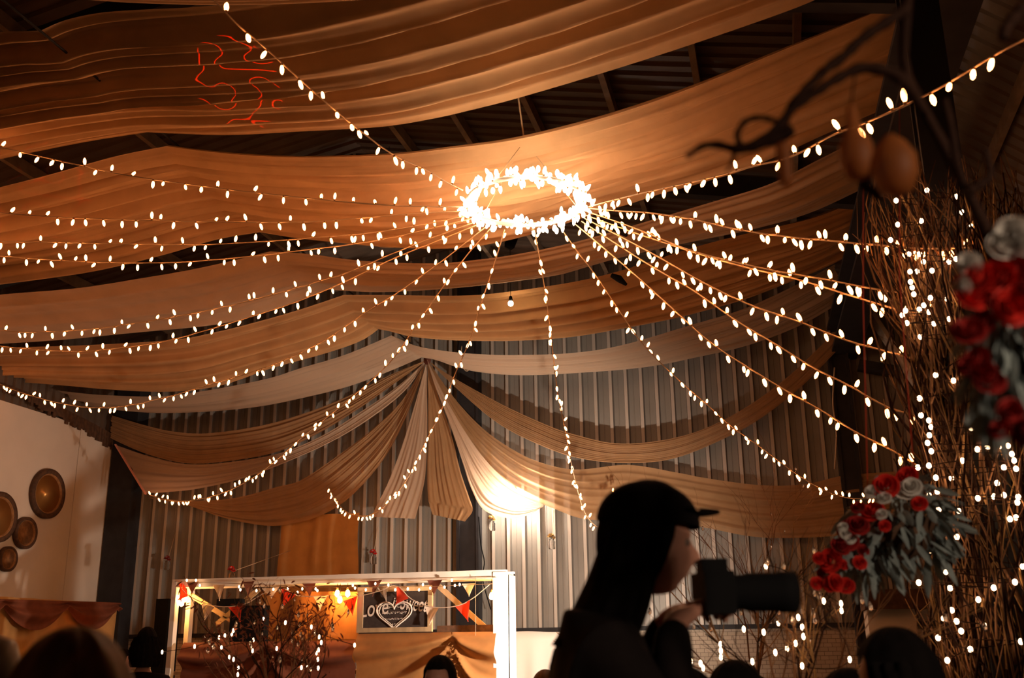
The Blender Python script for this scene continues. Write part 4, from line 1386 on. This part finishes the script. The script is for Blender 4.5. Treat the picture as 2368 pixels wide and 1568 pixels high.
# ================================================================== PEOPLE
def skin_mesh(name, joints, edges, rad, sub=2):
    me = bpy.data.meshes.new(name)
    me.from_pydata([tuple(j) for j in joints], edges, [])
    o_ = bpy.data.objects.new(name, me)
    COL.objects.link(o_)
    o_.modifiers.new('Skin', 'SKIN').use_smooth_shade = True
    for i, d in enumerate(me.skin_vertices[0].data):
        rr = rad[i]
        d.radius = rr if isinstance(rr, tuple) else (rr, rr)
        d.use_root = (i == 0)
    s_ = o_.modifiers.new('Sub', 'SUBSURF')
    s_.levels = s_.render_levels = sub
    bpy.context.view_layer.update()
    out = bpy.data.meshes.new_from_object(o_.evaluated_get(bpy.context.evaluated_depsgraph_get()))
    bpy.data.objects.remove(o_)
    return out


def head_points(M_, grow=1.0, hair=False, n_=44, m_=30, rnd_=None):
    """head surface, face towards local +Y; origin at head centre"""
    rows = []
    for i in range(m_ + 1):
        th = PI * i / m_
        row = []
        for j in range(n_ + 1):
            ph = 2 * PI * j / n_
            d = V((math.sin(th) * math.sin(ph), math.sin(th) * math.cos(ph), math.cos(th)))
            p_ = V((d.x * .076, d.y * .096, d.z * .118))
            if d.z < 0:
                p_.x *= 1 - .22 * (-d.z) ** 1.2
                if d.y < 0:
                    p_.y *= 1 - .35 * (-d.z)
                else:
                    p_.y += .012 * (-d.z)

            def bump(cx_b, cz_b, s_b, h_b):
                if d.y <= 0:
                    return 0
                return h_b * math.exp(-(((p_.x - cx_b) / s_b[0]) ** 2 + ((p_.z - cz_b) / s_b[1]) ** 2))
            if not hair:
                f_ = bump(0, -.028, (.010, .020), .022) + bump(0, -.010, (.007, .02), .010) + bump(0, -.062, (.020, .007), .008) + bump(0, -.073, (.018, .006), .007)
                f_ += bump(0, -.105, (.022, .014), .010) + bump(.028, .022, (.018, .007), .006) + bump(-.028, .022, (.018, .007), .006)
                f_ -= bump(.030, .004, (.015, .010), .010) + bump(-.030, .004, (.015, .010), .010)
                f_ += bump(.042, -.03, (.02, .02), .005) + bump(-.042, -.03, (.02, .02), .005)
                p_.y += f_
            p_ = p_ * grow
            row.append(M_ @ p_)
        rows.append(row)
    return rows


def hair_shell(M_, line=.02, back=-.09, grow=1.13, seed=1, strands=.004):
    """scalp hair covering crown, sides and back"""
    rnd_ = random.Random(seed)
    ph_ = [rnd_.uniform(0, 6.28) for _ in range(6)]
    n_, m_ = 56, 26
    rows = []
    for i in range(m_ + 1):
        row = []
        for j in range(n_ + 1):
            ph = 2 * PI * j / n_
            fr = math.cos(ph)
            zend = line + .035 if fr > .45 else (back if fr < .1 else back + (line + .035 - back) * ((fr - .1) / .35))
            cz = max(-.95, min(.9, zend / .118))
            th = (math.acos(cz)) * i / m_
            d = V((math.sin(th) * math.sin(ph), math.sin(th) * math.cos(ph), math.cos(th)))
            p_ = V((d.x * .078, d.y * .098, d.z * .120)) * grow
            if d.z < 0 and d.y < .1:
                p_.y -= .012 * (-d.z)
            p_ = p_ * (1 + .025 * math.sin(ph * 9 + ph_[0] + th * 2) * math.sin(th) + strands * 4 * math.sin(ph * 31 + ph_[1] + 3 * th) * math.sin(th))
            row.append(M_ @ p_)
        rows.append(row)
    return MB().grid(rows)


def append_mesh(me_to, mb_list, mats):
    """join builder geometry to an existing mesh -> new mesh"""
    mb = MB()
    mb.add([v.co.copy() for v in me_to.vertices], [tuple(p_.vertices) for p_ in me_to.polygons], 0)
    for x_ in mb_list:
        mb.add(x_.v, x_.f, 0)
    return mb


def person(loc, face, label, hairm='hair', cloth='jacket', crown=1.30, long_hair=0.0, seated=True, arms=None, seed=1, hair_kw=None, tilt=0.0, cap=False, hunch=0.0):
    """loc: x,y under the head; face: heading (radians, 0 = +Y, turning clockwise seen from above = towards +X)"""
    Rz = Matrix.Rotation(-face, 4, 'Z')
    O = V((loc[0], loc[1], 0))

    def G(x_, y_, z_):
        return O + (Rz @ V((x_, y_, z_)))
    hz = crown - .125
    t = thing('person', O, label, 'person')
    sh = hz - .30 + hunch
    pel = sh - .52
    hb = -.9 * hunch
    J = [G(0, -.04, pel), G(0, -.05 + hb * .3, pel + .16), G(0, -.05 + hb * .8, pel + .34), G(0, -.05 + hb, sh - .03), G(0, -.03 + hb * .4, sh + .09 - .3 * hunch), G(0, 0, hz - .06)]
    E_ = [(0, 1), (1, 2), (2, 3), (3, 4), (4, 5)]
    Rr = [(.155, .11), (.13, .10), (.15, .11), (.12, .085), (.055, .055), (.05, .05)]
    CJ, CE, CR = list(J[:4]) + [G(0, -.035 + hb, sh + .05)], [(0, 1), (1, 2), (2, 3), (3, 4)], [tuple(a_ * 1.1 for a_ in q_) for q_ in Rr[:2]] + [tuple(a_ * 1.22 for a_ in q_) for q_ in Rr[2:4]] + [(.085, .08)]
    hand_dirs = []
    for sgn in (-1, 1):
        if arms:
            el, wr, fdir = arms[sgn]
        else:
            el, wr, fdir = (sgn * .25, .02, sh - .30), (sgn * .14, .28, sh - .33), (-sgn * .4, .8, -.1)
        b_ = len(J)
        J += [G(sgn * .185, -.05 + hb, sh - .03), G(*el), G(*wr)]
        Rr += [.044, .040, .030]
        E_ += [(3, b_), (b_, b_ + 1), (b_ + 1, b_ + 2)]
        cb = len(CJ)
        CJ += [G(sgn * .185, -.05 + hb, sh - .03), G(*el), G(*wr)]
        CR += [.080, .056, .042]
        CE += [(3, cb), (cb, cb + 1), (cb + 1, cb + 2)]
        # hand: palm and five bent fingers
        f_ = V(fdir).normalized()
        side = f_.cross(V((0, 0, 1))).normalized()
        nrm_ = side.cross(f_).normalized()
        wv = V(wr)
        pb = len(J)
        J += [G(*(wv + f_ * .05))]
        Rr += [(.034, .018)]
        E_ += [(b_ + 2, pb)]
        for k_, (off, ln) in enumerate(((-.030, .062), (-.010, .074), (.010, .070), (.029, .055))):
            k0 = len(J)
            s0 = wv + f_ * .085 + side * off
            J += [G(*s0), G(*(s0 + f_ * ln * .45 - nrm_ * .008)), G(*(s0 + f_ * ln * .75 - nrm_ * .030)), G(*(s0 + f_ * ln * .80 - nrm_ * .050))]
            Rr += [.0095, .009, .0085, .007]
            E_ += [(pb, k0), (k0, k0 + 1), (k0 + 1, k0 + 2), (k0 + 2, k0 + 3)]
        k0 = len(J)
        s0 = wv + f_ * .045 - side * sgn * .034
        J += [G(*s0), G(*(s0 - side * sgn * .018 + f_ * .028 - nrm_ * .012)), G(*(s0 - side * sgn * .012 + f_ * .052 - nrm_ * .028))]
        Rr += [.011, .010, .008]
        E_ += [(pb, k0), (k0, k0 + 1), (k0 + 1, k0 + 2)]
    for sgn in (-1, 1):
        b_ = len(J)
        if seated:
            lg = [(sgn * .10, .02, pel - .02), (sgn * .12, .42, pel + .0), (sgn * .12, .44, .09), (sgn * .12, .58, .04)]
        else:
            lg = [(sgn * .10, -.02, pel - .06), (sgn * .11, .01, pel * .52), (sgn * .11, -.02, .09), (sgn * .12, .13, .04)]
        J += [G(*q_) for q_ in lg]
        Rr += [.085, .058, .040, .032]
        E_ += [(0, b_), (b_, b_ + 1), (b_ + 1, b_ + 2), (b_ + 2, b_ + 3)]
        cb = len(CJ)
        CJ += [G(*q_) for q_ in lg[:3]]
        CR += [.095, .072, .055]
        CE += [(0, cb), (cb, cb + 1), (cb + 1, cb + 2)]
    Rr[:4] = [tuple(a_ * .74 for a_ in q_) for q_ in Rr[:4]]
    bm_ = skin_mesh('body', J, E_, Rr, 2)
    HM = Matrix.Translation(G(0, .015, hz)) @ Rz @ Matrix.Rotation(tilt, 4, 'X')
    hd = MB().grid(head_points(HM))
    ears = MB()
    for sgn in (-1, 1):
        ears.ball((0, 0, 0), 1, 10, 8)
        k0 = len(ears.v) - 9 * 10
        for q_ in range(k0, len(ears.v)):
            ears.v[q_] = HM @ V((sgn * .078 + ears.v[q_].x * .010, -.005 + ears.v[q_].y * .018, -.015 + ears.v[q_].z * .030))
    body = append_mesh(bm_, [hd, ears], None)
    body.build('body', M['skin'], t)
    cm = skin_mesh('jacket', CJ, CE, CR, 2)
    mb = append_mesh(cm, [], None)
    mb.build('clothes', M[cloth], t)
    for sgn in (-1, 1):
        MB().ball(HM @ V((sgn * .030, .079, .004)), .0110, 10, 8).build('eye', M['eyew'], t)
    hs = hair_shell(HM, seed=seed, **(hair_kw or {}))
    if long_hair:
        rows = []
        for i in range(16):
            v = i / 15
            row = []
            for j in range(25):
                a_ = PI * (.0 + 1.0 * j / 24)
                wv_ = .094 + (.05 if cap else .035) * math.sin(PI * min(1, v * .9)) + .012 * math.sin(j * 1.9 + i * .6)
                row.append(HM @ V((math.cos(a_) * wv_, -.02 - .06 * v * v * (1 if cap else 0) - math.sin(a_) * (.075 + .05 * v + .008 * math.sin(j * 2.3)), .05 - long_hair * v)))
            rows.append(row)
        lo = MB().grid(rows)
        hs.add(lo.v, lo.f)
        rows2 = [[p_ + (HM.to_3x3() @ V((0, .03, 0))) for p_ in rw] for rw in rows]
        hs.add([p_ for rw in rows2 for p_ in rw], lo.f)
    hs.build('hair', M[hairm], t)
    if cap:
        cp = MB()
        rows = []
        for i in range(12):
            th = (PI / 2 * 1.02) * i / 11
            rows.append([HM @ V((math.sin(th) * math.sin(2 * PI * j / 40) * .098, math.sin(th) * math.cos(2 * PI * j / 40) * .122 - .004, .045 + math.cos(th) * .098)) for j in range(41)])
        cp.grid(rows)
        capo = cp.build('cap', M['jacket'], t)
        br = MB()
        for dz in (0, .006):
            rows = []
            for i in range(6):
                rr = .0 + .05 * i / 5
                rows.append([HM @ V((math.sin(a_) * (.09 + rr * .15), math.cos(a_) * .115 + rr * math.cos(a_) - .0, .080 + dz + .004 * (rr / .085) ** 1.5 - .25 * abs(math.sin(a_)) ** 2 * .05)) for a_ in [(-1.1 + 2.2 * j / 16) for j in range(17)]])
            br.grid(rows)
        br.build('brim', M['jacket'], capo)
    return t, G


# photographer, standing, facing right with a camera
hp_ = at(1484, 1222, 2.45)
face_r = math.radians(72)
crown_z = at(1492, 1100, 2.45).z
ph_t, PG = person((hp_.x, hp_.y), face_r, 'person in dark jacket and cap with long dark hair raising a camera', 'hair', 'jacket', crown=crown_z - .03, long_hair=.30, hunch=.09, seated=False, seed=3, cap=True, tilt=-.10,
                  arms={-1: ((-.22, .0, crown_z - .56), (-.05, .06, crown_z - .325), (.5, .8, .35)), 1: ((.22, .0, crown_z - .54), (.06, .05, crown_z - .335), (-.5, .8, .35))}, hair_kw=dict(grow=1.22, strands=.006))
# camera held in front of the face
cb = PG(.0, .16, crown_z - .27)
camt = thing('photo_camera', cb, 'black camera with a long lens held up by the person in the cap', 'camera')
Rz = Matrix.Translation(cb) @ Matrix.Rotation(-face_r, 4, 'Z')
MB().box((-.068, -.035, -.05), (.068, .035, .045), 0, Rz).box((-.03, -.03, .045), (.03, .03, .075), 0, Rz).build('camera_body', M['black'], camt)
MB().lathe([(.036, 0), (.040, .01), (.040, .07), (.044, .08), (.044, .15), (.047, .155), (.047, .19), (.040, .19)], 24, Rz @ Matrix.Rotation(-PI / 2, 4, 'X')).build('lens', M['black'], camt)

# seated guests whose heads show along the bottom edge
pp = at(165, 1560, 1.6)
person((pp.x, pp.y), math.radians(-30), 'person with auburn hair in the near left corner, out of focus, seen from behind', 'auburn', 'redshirt', crown=at(165, 1452, 1.6).z - .042, seed=5, long_hair=.30, hair_kw=dict(grow=1.42, strands=.004))
pp = at(335, 1520, 8.3)
person((pp.x, pp.y), math.radians(-20), 'person in black standing before the left bay of the stall, seen from behind', 'hair', 'jacket', crown=at(335, 1452, 8.3).z, seed=6, long_hair=.25)
pp = at(278, 1540, 9.6)
person((pp.x, pp.y), math.radians(60), 'person with dark hair left of the person in black, facing right', 'hair', 'redshirt', crown=at(285, 1502, 9.6).z, seed=7)
pp = at(1020, 1550, 5.6)
person((pp.x, pp.y), math.radians(190), 'person with short dark hair in front of the stall cloth, facing the camera', 'hair', 'redshirt', crown=at(1020, 1519, 5.6).z, seed=8)
for k_, (px, py, Y, hm, lab) in enumerate(((1262, 1552, 6.4, 'auburn', 'person with auburn hair in front of the floodlit tablecloth, left of two crowns'), (1316, 1549, 7.5, 'auburn', 'person with auburn hair beside the person in the cap, right of two crowns'),
                                           (1690, 1533, 3.9, 'hair', 'person with dark hair below the camera, under the twig centrepiece'), (1560, 1546, 3.1, 'hair', 'person with dark hair close behind the person in the cap'),
                                           (1950, 1552, 3.5, 'hair', 'person with dark hair left of the white cabinet'))):
    pp = at(px, py, Y)
    person((pp.x, pp.y), math.radians(-25 + 40 * k_), lab, hm, 'redshirt' if k_ % 2 else 'jacket', crown=pp.z, seed=20 + k_)
pp = at(2085, 1530, 2.9)
person((pp.x, pp.y), math.radians(-60), 'dark blurred person in front of the white cabinet at the lower right', 'hair', 'jacket', crown=at(2085, 1458, 2.9).z, seed=30, long_hair=.2)


# person whose shoulder shows at the left edge
pp = at(-125, 1400, 2.6)
person((pp.x, pp.y), math.radians(-15), 'person in a grey satin top of whom only the shoulder shows at the left edge', 'hair', 'greycloth', crown=at(-125, 1400, 2.6).z + .30, seed=33, seated=False)

# unseen fill lamp added behind the camera to brighten the foreground
L_ = bpy.data.lights.new('rear_fill_lamp', 'POINT')
L_.energy = 12
L_.color = (1.0, .42, .14)
L_.shadow_soft_size = .25
lo = bpy.data.objects.new('rear_fill_lamp', L_)
COL.objects.link(lo)
lo.location = (-4.5, -3.0, 4.6)
# unseen spot added to brighten the flowers at the right
L_ = bpy.data.lights.new('flower_fill_spot', 'SPOT')
L_.energy = 150
L_.color = (1.0, .74, .52)
L_.shadow_soft_size = .12
L_.spot_size = math.radians(40)
L_.spot_blend = .6
lo = bpy.data.objects.new('flower_fill_spot', L_)
COL.objects.link(lo)
lo.location = (2.9, -.8, 2.6)
lo.rotation_mode = 'QUATERNION'
tgt = (at(2330, 800, 1.7) + at(2060, 1230, 3.9)) / 2
lo.rotation_quaternion = (tgt - lo.location).to_track_quat('-Z', 'Y')


# red pattern projectors aimed at the ceiling drapes
def laser(loc, tgt, size, energy, seed, sc):
    L_ = bpy.data.lights.new('laser_projector', 'SPOT')
    L_.energy = energy
    L_.color = (1, .02, .0)
    L_.spot_size = math.radians(size)
    L_.spot_blend = .15
    L_.shadow_soft_size = .002
    L_.use_nodes = True
    nt = L_.node_tree
    em = nt.nodes['Emission']
    tc = nt.nodes.new('ShaderNodeTexCoord')
    mp = nt.nodes.new('ShaderNodeMapping')
    mp.inputs['Location'].default_value = (seed, seed * .37, 0)
    mp.inputs['Scale'].default_value = (sc, sc * 1.6, sc)
    no = nt.nodes.new('ShaderNodeTexNoise')
    no.inputs['Scale'].default_value = 1.0
    no.inputs['Detail'].default_value = 0.0
    m1 = nt.nodes.new('ShaderNodeMath')
    m1.operation = 'SUBTRACT'
    m1.inputs[1].default_value = .5
    m2 = nt.nodes.new('ShaderNodeMath')
    m2.operation = 'ABSOLUTE'
    m3 = nt.nodes.new('ShaderNodeMath')
    m3.operation = 'LESS_THAN'
    m3.inputs[1].default_value = .013
    nt.links.new(tc.outputs['Normal'], mp.inputs[0])
    nt.links.new(mp.outputs[0], no.inputs[0])
    nt.links.new(no.outputs[0], m1.inputs[0])
    nt.links.new(m1.outputs[0], m2.inputs[0])
    nt.links.new(m2.outputs[0], m3.inputs[0])
    nt.links.new(m3.outputs[0], em.inputs['Strength'])
    lo = bpy.data.objects.new('laser_projector', L_)
    COL.objects.link(lo)
    lo.location = loc
    lo.rotation_mode = 'QUATERNION'
    lo.rotation_quaternion = (V(tgt) - V(loc)).to_track_quat('-Z', 'Y')


laser((-2.0, 1.0, 2.4), at(548, 190, 7.4), 6.0, 1700, 3.3, 34)
laser((-2.0, 1.0, 2.4), at(95, 455, 9.5), 7, 500, 8.1, 30)
